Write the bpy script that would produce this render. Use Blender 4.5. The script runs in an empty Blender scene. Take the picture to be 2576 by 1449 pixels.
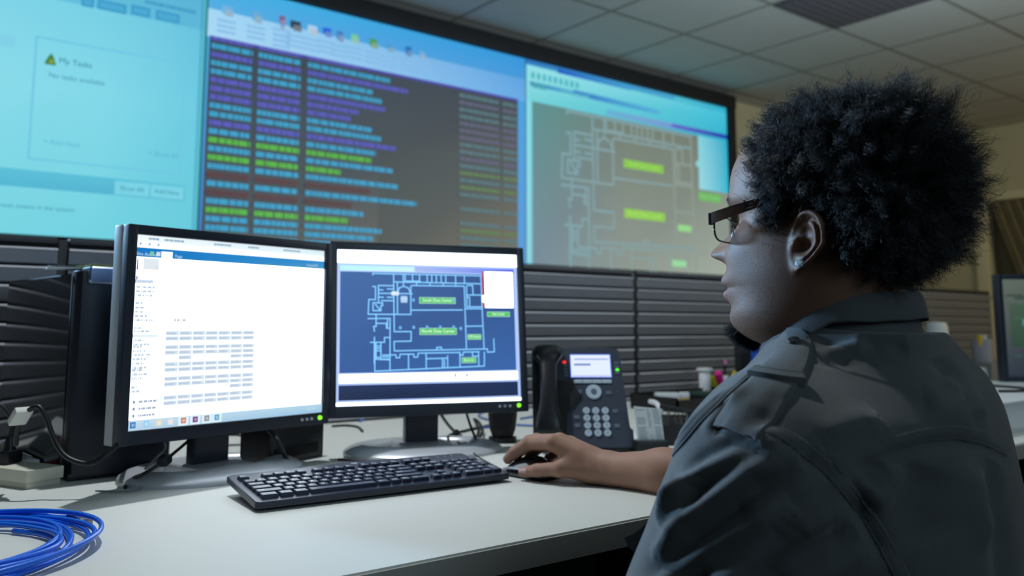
import bpy, bmesh, math, random
import numpy as np
from mathutils import Vector, Matrix, Euler
random.seed(7); RNG = np.random.default_rng(7)
SC = bpy.context.scene; COL = SC.collection
PI = math.pi

# ---------------------------------------------------------------- camera
CAMZ = 1.012            # the camera stands 26 cm above the worktop (z = 0.75)
F_PX = 2158.0; CXP = 1288.0; CYP = 562.6
PITCH = math.radians(6.874); YAW = math.radians(38.053)
_fw = Vector((math.sin(YAW)*math.cos(PITCH), math.cos(YAW)*math.cos(PITCH), math.sin(PITCH)))
_rt = Vector((math.cos(YAW), -math.sin(YAW), 0)); _up = _rt.cross(_fw)
cd = bpy.data.cameras.new('camera'); cam = bpy.data.objects.new('camera', cd); COL.objects.link(cam)
M = Matrix((_rt, _up, -_fw)).transposed().to_4x4(); M.translation = (0, 0, CAMZ); cam.matrix_world = M
cd.sensor_width = 36.0; cd.sensor_fit = 'HORIZONTAL'; cd.lens = F_PX/2576*36
cd.shift_x = 0.0; cd.shift_y = -(724.5-CYP)/2576
cd.clip_start = 0.05; cd.clip_end = 60
cd.dof.use_dof = True; cd.dof.focus_distance = 1.06; cd.dof.aperture_fstop = 4.6
SC.camera = cam

# ---------------------------------------------------------------- world, lamps, exposure
SC.view_settings.view_transform = 'Standard'; SC.view_settings.look = 'None'
SC.view_settings.gamma = 1.0; SC.view_settings.use_curve_mapping = False; SC.view_settings.exposure = 0.0
w = bpy.data.worlds.new('world'); SC.world = w; w.use_nodes = True
w.node_tree.nodes['Background'].inputs[0].default_value = (0.62, 0.80, 1.0, 1)
w.node_tree.nodes['Background'].inputs[1].default_value = 0.045

def lamp(name, kind, loc, energy, color, target=None, **kw):
    l = bpy.data.lights.new(name, kind); l.energy = energy; l.color = color
    for k, v in kw.items(): setattr(l, k, v)
    o = bpy.data.objects.new(name, l); COL.objects.link(o); o.location = loc
    if target is not None:
        o.rotation_euler = (Vector(target)-Vector(loc)).to_track_quat('-Z', 'Y').to_euler()
    return o
# downlight in the ceiling above the back of the desk: hard shadows on the worktop
lamp('desk_downlight', 'SPOT', (0.63, 1.83, 2.72), 112, (0.90, 0.96, 1.0), (0.75, 1.35, 0.75),
     spot_size=math.radians(110), spot_blend=0.4, shadow_soft_size=0.018)
# unseen cool fill added to brighten the face of the worker from ahead
lamp('face_fill_spot', 'SPOT', (-0.28, 3.5, 1.90), 760, (0.38, 0.66, 1.0), (0.86, 0.52, 1.08),
     spot_size=math.radians(21), spot_blend=0.6, shadow_soft_size=0.22)
# warm lamp in the right part of the room
lamp('warm_room_light', 'AREA', (5.6, -0.9, 2.6), 42, (1.0, 0.84, 0.52), (7.6, 2.0, 1.2), shape='SQUARE', size=0.9)
lamp('rear_fill', 'AREA', (0.6, -1.6, 1.9), 19, (0.60, 0.83, 1.0), (2.0, 0.9, 2.75), shape='SQUARE', size=1.2)  # unseen cool fill added behind the camera to lift the ceiling
lamp('warm_fill', 'AREA', (6.9, 0.6, 1.9), 5, (1.0, 0.84, 0.52), (6.4, 1.2, 2.75), shape='SQUARE', size=0.6)  # unseen warm fill added to brighten the right of the ceiling
lamp('ceiling_fill', 'AREA', (3.3, 0.7, 1.75), 36, (0.68, 0.87, 1.0), (3.1, 1.3, 2.75), shape='SQUARE', size=1.4)  # unseen cool fill added to brighten the ceiling above it

# ---------------------------------------------------------------- pixel -> place helpers (frame 2576 x 1449)
def ray(u, v): return _rt*((u-CXP)/F_PX) - _up*((v-CYP)/F_PX) + _fw
CAM = Vector((0, 0, CAMZ))
def at_z(u, v, z): d = ray(u, v); return CAM + d*((z-CAMZ)/d.z)
def at_y(u, v, y): d = ray(u, v); return CAM + d*(y/d.y)
def at_x(u, v, x): d = ray(u, v); return CAM + d*(x/d.x)
def at_d(u, v, dist): return CAM + ray(u, v)*dist
DZ = 0.75
def desk(u, v): return at_z(u, v, DZ)

# ---------------------------------------------------------------- materials
def s2l(c):
    c = c/255.0
    return c/12.92 if c <= 0.04045 else ((c+0.055)/1.055)**2.4
def rgb(r, g, b): return (s2l(r), s2l(g), s2l(b), 1.0)
_mats = {}
def mat(name, color=(0.5, 0.5, 0.5, 1), rough=0.5, metal=0.0, spec=0.5, noise=0.0, nscale=30, bump=0.0, bscale=200,
        emit=None, estr=1.0, coat=0.0, trans=0.0, sheen=0.0, ior=1.45, alpha=1.0):
    if name in _mats: return _mats[name]
    m = bpy.data.materials.new(name); m.use_nodes = True; nt = m.node_tree; b = nt.nodes['Principled BSDF']
    b.inputs['Base Color'].default_value = color; b.inputs['Roughness'].default_value = rough
    b.inputs['Metallic'].default_value = metal; b.inputs['Specular IOR Level'].default_value = spec
    b.inputs['Coat Weight'].default_value = coat; b.inputs['Transmission Weight'].default_value = trans
    b.inputs['Sheen Weight'].default_value = sheen; b.inputs['IOR'].default_value = ior; b.inputs['Alpha'].default_value = alpha
    if emit: b.inputs['Emission Color'].default_value = emit; b.inputs['Emission Strength'].default_value = estr
    tc = nt.nodes.new('ShaderNodeTexCoord')
    if noise > 0:
        n = nt.nodes.new('ShaderNodeTexNoise'); n.inputs['Scale'].default_value = nscale; n.inputs['Detail'].default_value = 4
        nt.links.new(tc.outputs['Object'], n.inputs['Vector'])
        mx = nt.nodes.new('ShaderNodeMix'); mx.data_type = 'RGBA'
        mx.inputs[6].default_value = tuple(c*(1-noise) for c in color[:3])+(1,)
        mx.inputs[7].default_value = tuple(min(1, c*(1+noise)) for c in color[:3])+(1,)
        nt.links.new(n.outputs['Fac'], mx.inputs[0]); nt.links.new(mx.outputs[2], b.inputs['Base Color'])
    if bump > 0:
        n = nt.nodes.new('ShaderNodeTexNoise'); n.inputs['Scale'].default_value = bscale; n.inputs['Detail'].default_value = 3
        nt.links.new(tc.outputs['Object'], n.inputs['Vector'])
        bp = nt.nodes.new('ShaderNodeBump'); bp.inputs['Strength'].default_value = bump; bp.inputs['Distance'].default_value = 0.002
        nt.links.new(n.outputs['Fac'], bp.inputs['Height']); nt.links.new(bp.outputs['Normal'], b.inputs['Normal'])
    _mats[name] = m
    return m
def screen_mat(name, strength=1.0, rough=0.3):
    m = bpy.data.materials.new(name); m.use_nodes = True; nt = m.node_tree; b = nt.nodes['Principled BSDF']
    a = nt.nodes.new('ShaderNodeAttribute'); a.attribute_name = 'col'
    b.inputs['Base Color'].default_value = (0.02, 0.02, 0.02, 1); b.inputs['Roughness'].default_value = rough
    nt.links.new(a.outputs['Color'], b.inputs['Emission Color']); b.inputs['Emission Strength'].default_value = strength
    return m

# ---------------------------------------------------------------- mesh helpers
def link(name, me, mt=None, parent=None, smooth=False, loc=None, rotz=None):
    o = bpy.data.objects.new(name, me); COL.objects.link(o)
    if mt is not None:
        for x in (mt if isinstance(mt, (list, tuple)) else [mt]): me.materials.append(x)
    if smooth: me.polygons.foreach_set('use_smooth', [True]*len(me.polygons))
    if parent is not None: o.parent = parent
    if loc is not None: o.location = loc
    if rotz is not None: o.rotation_euler = (0, 0, rotz)
    return o
def tag(o, label, cat, group=None, kind=None):
    if label: o['label'] = label
    if cat: o['category'] = cat
    if group: o['group'] = group
    if kind: o['kind'] = kind
    return o
def thing(name, label, cat, loc=(0, 0, 0), rotz=0.0, group=None):
    o = bpy.data.objects.new(name, None); COL.objects.link(o); o.location = loc; o.rotation_euler = (0, 0, rotz)
    o.empty_display_size = 0.05
    return tag(o, label, cat, group)
def struct(o): o['kind'] = 'structure'; return o
class MB:
    """collects shapes into one mesh"""
    def __init__(s): s.bm = bmesh.new()
    def box(s, x0, y0, z0, x1, y1, z1, bev=0.0, seg=2, mi=0):
        t = bmesh.new(); bmesh.ops.create_cube(t, size=1.0)
        bmesh.ops.scale(t, vec=(x1-x0, y1-y0, z1-z0), verts=t.verts)
        bmesh.ops.translate(t, vec=((x0+x1)/2, (y0+y1)/2, (z0+z1)/2), verts=t.verts)
        if bev > 0: bmesh.ops.bevel(t, geom=list(t.edges), offset=bev, segments=seg, profile=0.7, affect='EDGES')
        return s._add(t, mi)
    def _add(s, t, mi=0, mtx=None):
        if mtx is not None: bmesh.ops.transform(t, matrix=mtx, verts=t.verts)
        for f in t.faces: f.material_index = mi
        me = bpy.data.meshes.new('t'); t.to_mesh(me); t.free(); s.bm.from_mesh(me); bpy.data.meshes.remove(me); return s
    def boxm(s, mtx, sx, sy, sz, bev=0.0, seg=2, mi=0):
        t = bmesh.new(); bmesh.ops.create_cube(t, size=1.0); bmesh.ops.scale(t, vec=(sx, sy, sz), verts=t.verts)
        if bev > 0: bmesh.ops.bevel(t, geom=list(t.edges), offset=bev, segments=seg, profile=0.7, affect='EDGES')
        return s._add(t, mi, mtx)
    def cyl(s, p0, p1, r0, r1=None, n=20, mi=0):
        r1 = r0 if r1 is None else r1; p0 = Vector(p0); p1 = Vector(p1); d = p1-p0
        t = bmesh.new(); bmesh.ops.create_cone(t, cap_ends=True, segments=n, radius1=r0, radius2=r1, depth=d.length)
        return s._add(t, mi, Matrix.Translation((p0+p1)/2) @ d.to_track_quat('Z', 'Y').to_matrix().to_4x4())
    def ball(s, c, r, sc=(1, 1, 1), n=16, mi=0):
        t = bmesh.new(); bmesh.ops.create_uvsphere(t, u_segments=n, v_segments=n//2+2, radius=r)
        return s._add(t, mi, Matrix.Translation(c) @ Matrix.Diagonal((*sc, 1)))
    def lathe(s, prof, c=(0, 0, 0), n=28, mi=0):
        t = bmesh.new(); rings = []
        for r, z in prof:
            rings.append([t.verts.new((c[0]+r*math.cos(2*PI*k/n), c[1]+r*math.sin(2*PI*k/n), c[2]+z)) for k in range(n)])
        for a, b in zip(rings, rings[1:]):
            for k in range(n): t.faces.new((a[k], a[(k+1) % n], b[(k+1) % n], b[k]))
        t.faces.new(rings[0][::-1]); t.faces.new(rings[-1])
        return s._add(t, mi)
    def prism(s, poly, z0, z1, mtx=None, mi=0, bev=0.0, seg=2):
        t = bmesh.new(); lo = [t.verts.new((x, y, z0)) for x, y in poly]; hi = [t.verts.new((x, y, z1)) for x, y in poly]
        n = len(poly); t.faces.new(lo[::-1]); top = t.faces.new(hi)
        for k in range(n): t.faces.new((lo[k], lo[(k+1) % n], hi[(k+1) % n], hi[k]))
        if bev > 0: bmesh.ops.bevel(t, geom=list(top.edges), offset=bev, segments=seg, profile=0.7, affect='EDGES')
        return s._add(t, mi, mtx)
    def tube(s, pts, r, n=8, mi=0, closed=False, smooth_path=True):
        P = catmull(pts, 6) if smooth_path else [Vector(p) for p in pts]
        return s._add(sweep(P, r, n), mi)
    def build(s, name, mt, parent=None, smooth=False, loc=None, rotz=None, auto=True):
        me = bpy.data.meshes.new(name); bmesh.ops.recalc_face_normals(s.bm, faces=s.bm.faces); s.bm.to_mesh(me); s.bm.free()
        o = link(name, me, mt, parent, False, loc, rotz)
        if smooth or auto: shade_auto(me, 180 if smooth else 38)
        return o
def shade_auto(me, deg=38):
    me.polygons.foreach_set('use_smooth', [True]*len(me.polygons))
    if deg < 180: me.set_sharp_from_angle(angle=math.radians(deg))
def catmull(pts, k=6):
    P = [Vector(p) for p in pts]; out = []
    for i in range(len(P)-1):
        a = P[max(i-1, 0)]; b = P[i]; c = P[i+1]; d = P[min(i+2, len(P)-1)]
        for j in range(k):
            t = j/k; out.append(0.5*((2*b)+(c-a)*t+(2*a-5*b+4*c-d)*t*t+(3*b-a-3*c+d)*t*t*t))
    out.append(P[-1]); return out
def sweep(P, r, n=8):
    t = bmesh.new(); rings = []; N = len(P)
    up = Vector((0, 0, 1)); prev = None
    for i in range(N):
        d = (P[min(i+1, N-1)]-P[max(i-1, 0)]).normalized()
        if prev is None:
            a = d.cross(up);  a = a if a.length > 1e-3 else d.cross(Vector((1, 0, 0)))
        else: a = prev-d*prev.dot(d)
        a.normalize(); prev = a; b = d.cross(a); rr = r[i] if hasattr(r, '__len__') else r
        rings.append([t.verts.new(P[i]+a*(rr*math.cos(2*PI*k/n))+b*(rr*math.sin(2*PI*k/n))) for k in range(n)])
    for a, b in zip(rings, rings[1:]):
        for k in range(n): t.faces.new((a[k], a[(k+1) % n], b[(k+1) % n], b[k]))
    t.faces.new(rings[0][::-1]); t.faces.new(rings[-1])
    return t
def text_polys(body, size, ax='LEFT', ay='CENTER', res=2, off=0.0):
    """letters as flat triangles: list of (x, y) triples"""
    c = bpy.data.curves.new('t', 'FONT'); c.body = body; c.size = size; c.align_x = ax; c.align_y = ay; c.resolution_u = res; c.offset = off
    o = bpy.data.objects.new('t', c); me = bpy.data.meshes.new_from_object(o)
    me.calc_loop_triangles(); V = [v.co[:2] for v in me.vertices]
    T = [[V[i] for i in lt.vertices] for lt in me.loop_triangles]
    bpy.data.objects.remove(o); bpy.data.curves.remove(c); bpy.data.meshes.remove(me)
    return T
class Screen:
    """a lit display: flat coloured shapes on a plane (u right, v up from the lower left corner, metres)"""
    def __init__(s): s.f = []; s.n = 0
    def quad(s, pts, cols):
        if not isinstance(cols[0], (tuple, list)): cols = [cols]*len(pts)
        s.n += 1; s.f.append((pts, cols, s.n*s.dz)); return s
    dz = 0.000015
    def rect(s, x0, y0, x1, y1, c): return s.quad([(x0, y0), (x1, y0), (x1, y1), (x0, y1)], c)
    def grad(s, x0, y0, x1, y1, bl, br, tr, tl): return s.quad([(x0, y0), (x1, y0), (x1, y1), (x0, y1)], [bl, br, tr, tl])
    def line(s, x0, y0, x1, y1, w, c):
        d = Vector((x1-x0, y1-y0)); d.normalize(); nx, ny = -d.y*w/2, d.x*w/2; ex, ey = d.x*w/2, d.y*w/2
        return s.quad([(x0-ex+nx, y0-ey+ny), (x0-ex-nx, y0-ey-ny), (x1+ex-nx, y1+ey-ny), (x1+ex+nx, y1+ey+ny)], c)
    def text(s, x, y, body, size, c, ax='LEFT', sx=1.0):
        s.n += 1
        for t in text_polys(body, size, ax): s.f.append(([(x+a*sx, y+b) for a, b in t], [c]*3, s.n*s.dz))
        return s
    def mesh(s, name):
        V = []; F = []; C = []
        for pts, cols, z in s.f:
            k = len(V); V += [(x, -z, y) for x, y in pts]; F.append(list(range(k, k+len(pts))))
            C += [(s2l(c[0]), s2l(c[1]), s2l(c[2]), 1) if len(c) == 3 else (s2l(c[0])*c[3], s2l(c[1])*c[3], s2l(c[2])*c[3], 1) for c in cols]
        me = bpy.data.meshes.new(name); me.from_pydata(V, [], F)
        at = me.color_attributes.new('col', 'FLOAT_COLOR', 'CORNER')
        at.data.foreach_set('color', np.array(C, dtype=np.float32).ravel())
        return me
# ---------------------------------------------------------------- room shell
CEIL = 2.752; YV = 3.90; YB = 4.05; XR = 7.88
def quad_obj(name, pts, m):
    me = bpy.data.meshes.new(name); me.from_pydata(pts, [], [list(range(len(pts)))]); return struct(link(name, me, m))
m_floor = mat('floor_carpet', rgb(58, 58, 62), 0.95, noise=0.25, nscale=300, bump=0.3, bscale=500)
quad_obj('floor', [(-4, -4, 0), (10, -4, 0), (10, 5, 0), (-4, 5, 0)], m_floor)
# ceiling of 61 cm mineral tiles in a T-bar grid
m_ceil = bpy.data.materials.new('ceiling_tiles'); m_ceil.use_nodes = True; nt = m_ceil.node_tree; b = nt.nodes['Principled BSDF']
b.inputs['Roughness'].default_value = 0.95; b.inputs['Specular IOR Level'].default_value = 0.1
geo = nt.nodes.new('ShaderNodeNewGeometry'); sep = nt.nodes.new('ShaderNodeSeparateXYZ'); nt.links.new(geo.outputs['Position'], sep.inputs[0])
def mth(op, a, b_=None, nt=nt):
    n = nt.nodes.new('ShaderNodeMath'); n.operation = op
    for i, x in enumerate((a, b_)):
        if x is None: continue
        if isinstance(x, (int, float)): n.inputs[i].default_value = x
        else: nt.links.new(x, n.inputs[i])
    return n.outputs[0]
TILE = 0.61
def edge(axis, off):
    f = mth('FRACT', mth('DIVIDE', mth('SUBTRACT', sep.outputs[axis], off), TILE))
    return mth('LESS_THAN', mth('SUBTRACT', 0.5, mth('ABSOLUTE', mth('SUBTRACT', f, 0.5))), 0.5*0.026/TILE)
e = mth('MAXIMUM', edge(0, 3.87), edge(1, 3.27))
no = nt.nodes.new('ShaderNodeTexNoise'); no.inputs['Scale'].default_value = 90; no.inputs['Detail'].default_value = 6
nt.links.new(geo.outputs['Position'], no.inputs['Vector'])
r1 = nt.nodes.new('ShaderNodeMix'); r1.data_type = 'RGBA'; r1.inputs[6].default_value = rgb(188, 186, 180); r1.inputs[7].default_value = rgb(208, 207, 200)
nt.links.new(no.outputs['Fac'], r1.inputs[0])
r2 = nt.nodes.new('ShaderNodeMix'); r2.data_type = 'RGBA'; nt.links.new(e, r2.inputs[0]); nt.links.new(r1.outputs[2], r2.inputs[6]); r2.inputs[7].default_value = rgb(150, 146, 138)
nt.links.new(r2.outputs[2], b.inputs['Base Color'])
quad_obj('ceiling', [(-4, -4, CEIL), (-4, 5, CEIL), (10, 5, CEIL), (10, -4, CEIL)], m_ceil)
m_wall = mat('wall_paint', rgb(196, 190, 160), 0.8, noise=0.04, nscale=6, bump=0.08, bscale=300)
m_wallc = mat('wall_paint_cream', rgb(226, 218, 184), 0.75, noise=0.03, nscale=6)
quad_obj('wall_back', [(-4, YB, 0), (10, YB, 0), (10, YB, CEIL), (-4, YB, CEIL)], m_wall)
# right wall with the opening of window_1 in it
m = MB(); WY0, WY1, WZ0, WZ1 = 1.2, 3.31, 1.30, 2.10
m.box(XR, WY1, 0, XR+0.18, YB, CEIL).box(XR, -3.5, 0, XR+0.18, WY0, CEIL).box(XR, WY0, WZ1, XR+0.18, WY1, CEIL).box(XR, WY0, 0, XR+0.18, WY1, WZ0)
struct(m.build('wall_right', m_wall))
m = MB(); m.box(XR-0.035, WY1-0.01, 0.4, XR, WY1+0.10, WZ1+0.06, 0.008).box(XR-0.035, WY0-0.10, 0.4, XR, WY0+0.01, WZ1+0.06, 0.008)
m.box(XR-0.05, WY0-0.12, WZ1, XR, WY1+0.02, WZ1+0.075, 0.012).box(XR-0.05, WY0-0.1, WZ0-0.04, XR+0.02, WY1+0.04, WZ0, 0.01)
wf = struct(m.build('window_1', m_wallc))
m = MB(); m.box(XR+0.10, WY0, WZ0, XR+0.105, WY1, WZ1); o = m.build('pane', mat('window_glass', rgb(90, 84, 66), 0.08, spec=0.6), wf)
# slanting pleated shade gathered across the window
sh = MB()
for k in range(9):
    y0 = WY1-0.04-0.085*k
    for j, (dx, dw) in enumerate(((0.012, 0.05), (0.03, 0.03))):
        yy = y0-0.045*j
        sh.prism([(yy, WZ1-0.01), (yy-dw, WZ1-0.01), (yy-dw-0.23, WZ0+0.02), (yy-0.23, WZ0+0.02)], 0, 0.012,
                 Matrix(((0, 0, 1, XR-0.002-dx), (1, 0, 0, 0), (0, 1, 0, 0), (0, 0, 0, 1))))
o = sh.build('window_shade', mat('shade_cloth', rgb(132, 120, 92), 0.8, noise=0.1, nscale=40)); o['kind'] = None
del o['kind']; tag(o, 'brown pleated shade hanging at a slant across the far right window', 'window shade')
# dark square panel in the ceiling grid
m = MB(); m.box(3.87+0.013, 2.05+0.013, CEIL-0.014, 4.48-0.013, 2.66-0.013, CEIL-0.002, 0.003)
for k in range(11): m.box(3.90, 2.09+0.05*k, CEIL-0.018, 4.45, 2.098+0.05*k, CEIL-0.013)
tag(m.build('ceiling_vent', mat('vent_grey', rgb(96, 92, 98), 0.7)), 'dark grey square vent panel set in the ceiling tile grid', 'ceiling vent')

# ---------------------------------------------------------------- video wall: three rear-projection displays in a black frame
VX = [-0.652, 1.2535, 3.159, 5.065]; VZ0 = 1.379; VZ1 = 2.620
m_black = mat('matte_black', rgb(26, 27, 32), 0.6, bump=0.05, bscale=600)
fr = thing('video_wall_frame', 'thick black frame running around the big wall displays', 'frame', (0, YV, 0))
m = MB(); m.box(VX[0]-0.08, -0.03, VZ1, VX[3]+0.08, 0.14, 2.714, 0.006); m.build('top_rail', m_black, fr)
m = MB(); m.box(VX[3], -0.03, VZ0-0.02, VX[3]+0.07, 0.14, VZ1+0.005, 0.006); m.build('side_post', m_black, fr)
m = MB(); m.box(VX[0]-0.08, -0.03, VZ0-0.02, VX[0], 0.14, VZ1+0.005, 0.006); m.build('side_post', m_black, fr)
m = MB(); m.box(VX[0]-0.08, -0.03, VZ0-0.07, VX[3]+0.07, 0.14, VZ0-0.021, 0.006); m.build('bottom_rail', m_black, fr)
m = MB(); m.box(VX[0]-0.08, 0.0, 0, VX[3]+0.07, 0.14, VZ0-0.072); m.build('base_cabinet', m_black, fr)
VW = VX[1]-VX[0]-0.006; VH = VZ1-VZ0-0.004
def vdisplay(i, label, scr):
    t = thing('wall_display', label, 'wall display', (VX[i]+0.003, YV, VZ0+0.002), 0, 'projection displays of the video wall')
    m = MB(); m.box(0, 0.002, 0, VW, 0.10, VH); m.build('cabinet', m_black, t)
    me = scr.mesh('display_picture'); o = link('display_picture', me, m_vscr, t); return t
m_vscr = screen_mat('projection_screen', 1.0, 0.5)  # pictures carry glare wash and uneven brightness in their emission colours
def wl(i, u, v):   # frame pixel -> display coordinates
    p = at_y(u, v, YV); return (p.x-VX[i]-0.003, p.z-VZ0-0.002)
def blur_words(S, x0, x1, z, h, c, seed, bg=None):
    r = random.Random(seed); x = x0
    while x < x1-0.004:
        w_ = min(r.choice((0.7, 1.0, 1.4, 2.0))*h, x1-x); S.rect(x, z-h*0.5, x+w_*0.86, z+h*0.5, c); x += w_
# left display: pale cyan web page
Screen.dz = 0.00002
S = Screen()
A, B_, Cc, D_ = (150, 226, 238), (104, 204, 226), (86, 178, 214), (140, 222, 240)
xm_ = wl(0, 250, 300)[0]; zm_ = VH*.5
S.grad(0, 0, xm_, zm_, (130, 214, 226), (112, 208, 222), (128, 214, 230), (152, 226, 238)); S.grad(xm_, 0, VW, zm_, (112, 208, 222), (98, 200, 216), (104, 200, 222), (128, 214, 230))
S.grad(0, zm_, xm_, VH, (152, 226, 238), (128, 214, 230), (108, 200, 224), (124, 212, 230)); S.grad(xm_, zm_, VW, VH, (128, 214, 230), (104, 200, 222), (92, 186, 218), (108, 200, 224))
x1, z1 = wl(0, 505, 75); S.grad(0, z1, VW, VH, (116, 206, 228), (88, 180, 214), (84, 172, 208), (100, 190, 220))
for (ua, va), (ub, vb) in (((205, 0), (236, 10)), ((245, 4), (318, 30)), ((330, 17), (378, 40)), ((392, 30), (452, 55))):
    a = wl(0, ua, (va+vb)/2-2); c = wl(0, ub, (va+vb)/2+2); zz = wl(0, (ua+ub)/2, (va+vb)/2)[1]
    S.rect(a[0], zz-0.022, c[0], zz+0.022, (52, 148, 196)); S.rect(a[0]+.008, zz-0.014, c[0]-.008, zz+0.014, (70, 166, 208))
z = wl(0, 430, 18)[1]; blur_words(S, wl(0, 365, 5)[0], wl(0, 497, 30)[0], z, 0.016, (64, 152, 196), 3)
a = wl(0, 92, 95); bq = wl(0, 465, 150)[0]; c = wl(0, 465, 440)[1]; zt = wl(0, 92, 92)[1]
for (p, q, r_, t_) in ((a[0], c, bq, c), (a[0], zt, bq, zt), (a[0], c, a[0], zt), (bq, c, bq, zt)): S.line(p, q, r_, t_, 0.008, (108, 196, 224))
S.text(*wl(0, 148, 152), 'My Tasks', 0.034, (44, 110, 150)); S.text(*wl(0, 122, 188), 'No tasks available', 0.030, (62, 134, 168))
S.text(*wl(0, 108, 355), '+ Add New', 0.029, (92, 176, 208)); S.text(*wl(0, 372, 385), '> Show All', 0.029, (88, 170, 204))
S.text(*wl(0, 0, 515), 'next events in the system', 0.026, (52, 140, 170))
p = wl(0, 127, 150); S.quad([(p[0]-.022, p[1]-.022), (p[0]+.022, p[1]-.022), (p[0]+.012, p[1]+.012), (p[0]+.002, p[1]+.028), (p[0]-.012, p[1]+.006)], (64, 128, 60)); S.rect(p[0]-.004, p[1]-.014, p[0]+.012, p[1]-.002, (150, 160, 50))
z0 = wl(0, 300, 492)[1]; zt = wl(0, 300, 450)[1]; S.grad(0, z0, wl(0, 465, 480)[0], zt, (86, 186, 212), (78, 176, 206), (86, 186, 212), (92, 194, 218))
for uu, vv, tx in ((332, 476, 'Show All'), (420, 484, 'Add New')):
    p = wl(0, uu, vv); S.rect(p[0]-.070, p[1]-.028, p[0]+.072, p[1]+.030, (118, 208, 226)); S.text(p[0], p[1], tx, 0.027, (54, 132, 160), 'CENTER')
S.line(VW-0.02, 0, VW-0.02, VH, 0.006, (66, 150, 190)); S.rect(VW-0.012, 0, VW, VH, (70, 176, 186))
S.rect(wl(0, 0, 95)[0]-.6, wl(0, 20, 118)[1], wl(0, 38, 110)[0], wl(0, 20, 88)[1], (126, 206, 230))
S1 = vdisplay(0, 'left wall display showing a pale cyan web page with a task list', S)
# middle display: log window, coloured rows on dark grey under a pale blue ribbon
S = Screen()
S.grad(0, 0, VW, VH, (60, 120, 190), (84, 150, 214), (60, 160, 222), (70, 176, 226))
def z2(u, v): return wl(1, u, v)
zr = z2(520, 90)[1]        # bottom of the ribbon
ztop = VH-0.035; zl = VH-0.16
S.grad(0, zl, VW, VH, (84, 168, 224), (66, 150, 216), (40, 148, 216), (60, 176, 226))
S.grad(0, zr, VW, zl+0.03, (168, 214, 242), (96, 166, 226), (88, 160, 222), (160, 212, 242))
L = wl(1, 510, 500)[0]; Rr = wl(1, 1303, 500)[0]
S.grad(L, 0, Rr, zr, (70, 78, 80), (112, 108, 92), (58, 66, 74), (52, 64, 80))  # brownish glare wash put into the log background colours
S.grad(L+0.9, 0, Rr, zr*0.62, (78, 82, 78), (116, 110, 92), (76, 84, 86), (60, 68, 72))
S.rect(L, zr-0.008, Rr, zr+0.006, (70, 66, 168))
cy, pu, gr, rd = (52, 156, 198), (84, 86, 184), (84, 178, 62), (86, 54, 58)
seq = [pu, cy, pu, cy, cy, pu, pu, pu, cy, cy, pu, cy, gr, cy, gr, cy, rd, cy, rd, cy, gr, cy, cy, cy]
ends = [950, 1125, 1230, 1025, 1075, 1095, 940, 895, 1020, 1070, 1155, 1035, 1010, 1140, 830, 1170, 1005, 1275, 895, 965, 870, 1070, 1020, 1000]
za = wl(1, 500+170/2.337, 285/2.337)[1]; zb = wl(1, 500+150/2.337, 1345/2.337)[1]; dzr = (za-zb)/21
c1a = wl(1, 500+60/2.337, 700/2.337)[0]; c1a = L+0.01
c1b = wl(1, 500+305/2.337, 700/2.337)[0]; c2a = wl(1, 500+338/2.337, 700/2.337)[0]; c2b = wl(1, 500+592/2.337, 700/2.337)[0]; c3a = wl(1, 500+632/2.337, 700/2.337)[0]
c4a = wl(1, 500+1530/2.337, 700/2.337)[0]; c4b = wl(1, 500+1765/2.337, 700/2.337)[0]; c5a = wl(1, 500+1785/2.337, 700/2.337)[0]
for i, col in enumerate(seq):
    z = za-(i-1)*dzr
    if z < 0.02: continue
    h = dzr*0.60
    x3 = wl(1, 500+ends[i]/2.337, (500+i*33)/2.337)[0]
    if i == 0: h = dzr*0.45; z -= dzr*0.1
    blur_words(S, c1a, c1b, z, h, col, i); blur_words(S, c2a, c2b, z, h, col, i+50); blur_words(S, c3a, x3, z, h, tuple(int(c*.97) for c in col), i+99)
    f = tuple(int(0.30*a_+0.70*b_) for a_, b_ in zip(col, (96, 98, 92)))
    if col is not rd and i > 0:
        blur_words(S, c4a, c4b, z, h*0.85, f, i+150); blur_words(S, c5a, Rr-0.01, z, h*0.85, f, i+200)
for (u, v, c, sx, sy) in ((568, 28, (110, 176, 222), .05, .04), (642, 44, (100, 166, 214), .045, .045), (706, 52, (120, 84, 130), .03, .035), (706, 66, (110, 140, 200), .02, .025), (739, 66, (34, 56, 84), .055, .04), (781, 76, (170, 204, 234), .05, .035),
                         (818, 82, (20, 90, 214), .045, .035), (850, 92, (66, 120, 184), .035, .045), (887, 98, (110, 200, 150), .04, .035), (934, 110, (70, 150, 80), .045, .04), (976, 122, (70, 150, 204), .04, .03), (1022, 130, (30, 104, 178), .035, .045), (1056, 140, (110, 168, 214), .035, .035)):
    p = wl(1, u, v); S.rect(p[0]-sx/2, p[1]-sy/2, p[0]+sx/2, p[1]+sy/2, c); S.rect(p[0]-sx/5, p[1]-sy/2-.01, p[0]+sx*.6, p[1], tuple(int(.5*k+90) for k in c))
    for j in (1, 2, 3): blur_words(S, p[0]-.045, p[0]+.045, p[1]-.03-.026*j, .012, (128, 182, 226), int(u)+j)
S2 = vdisplay(1, 'middle wall display with rows of coloured log text under a blue toolbar', S)

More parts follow.
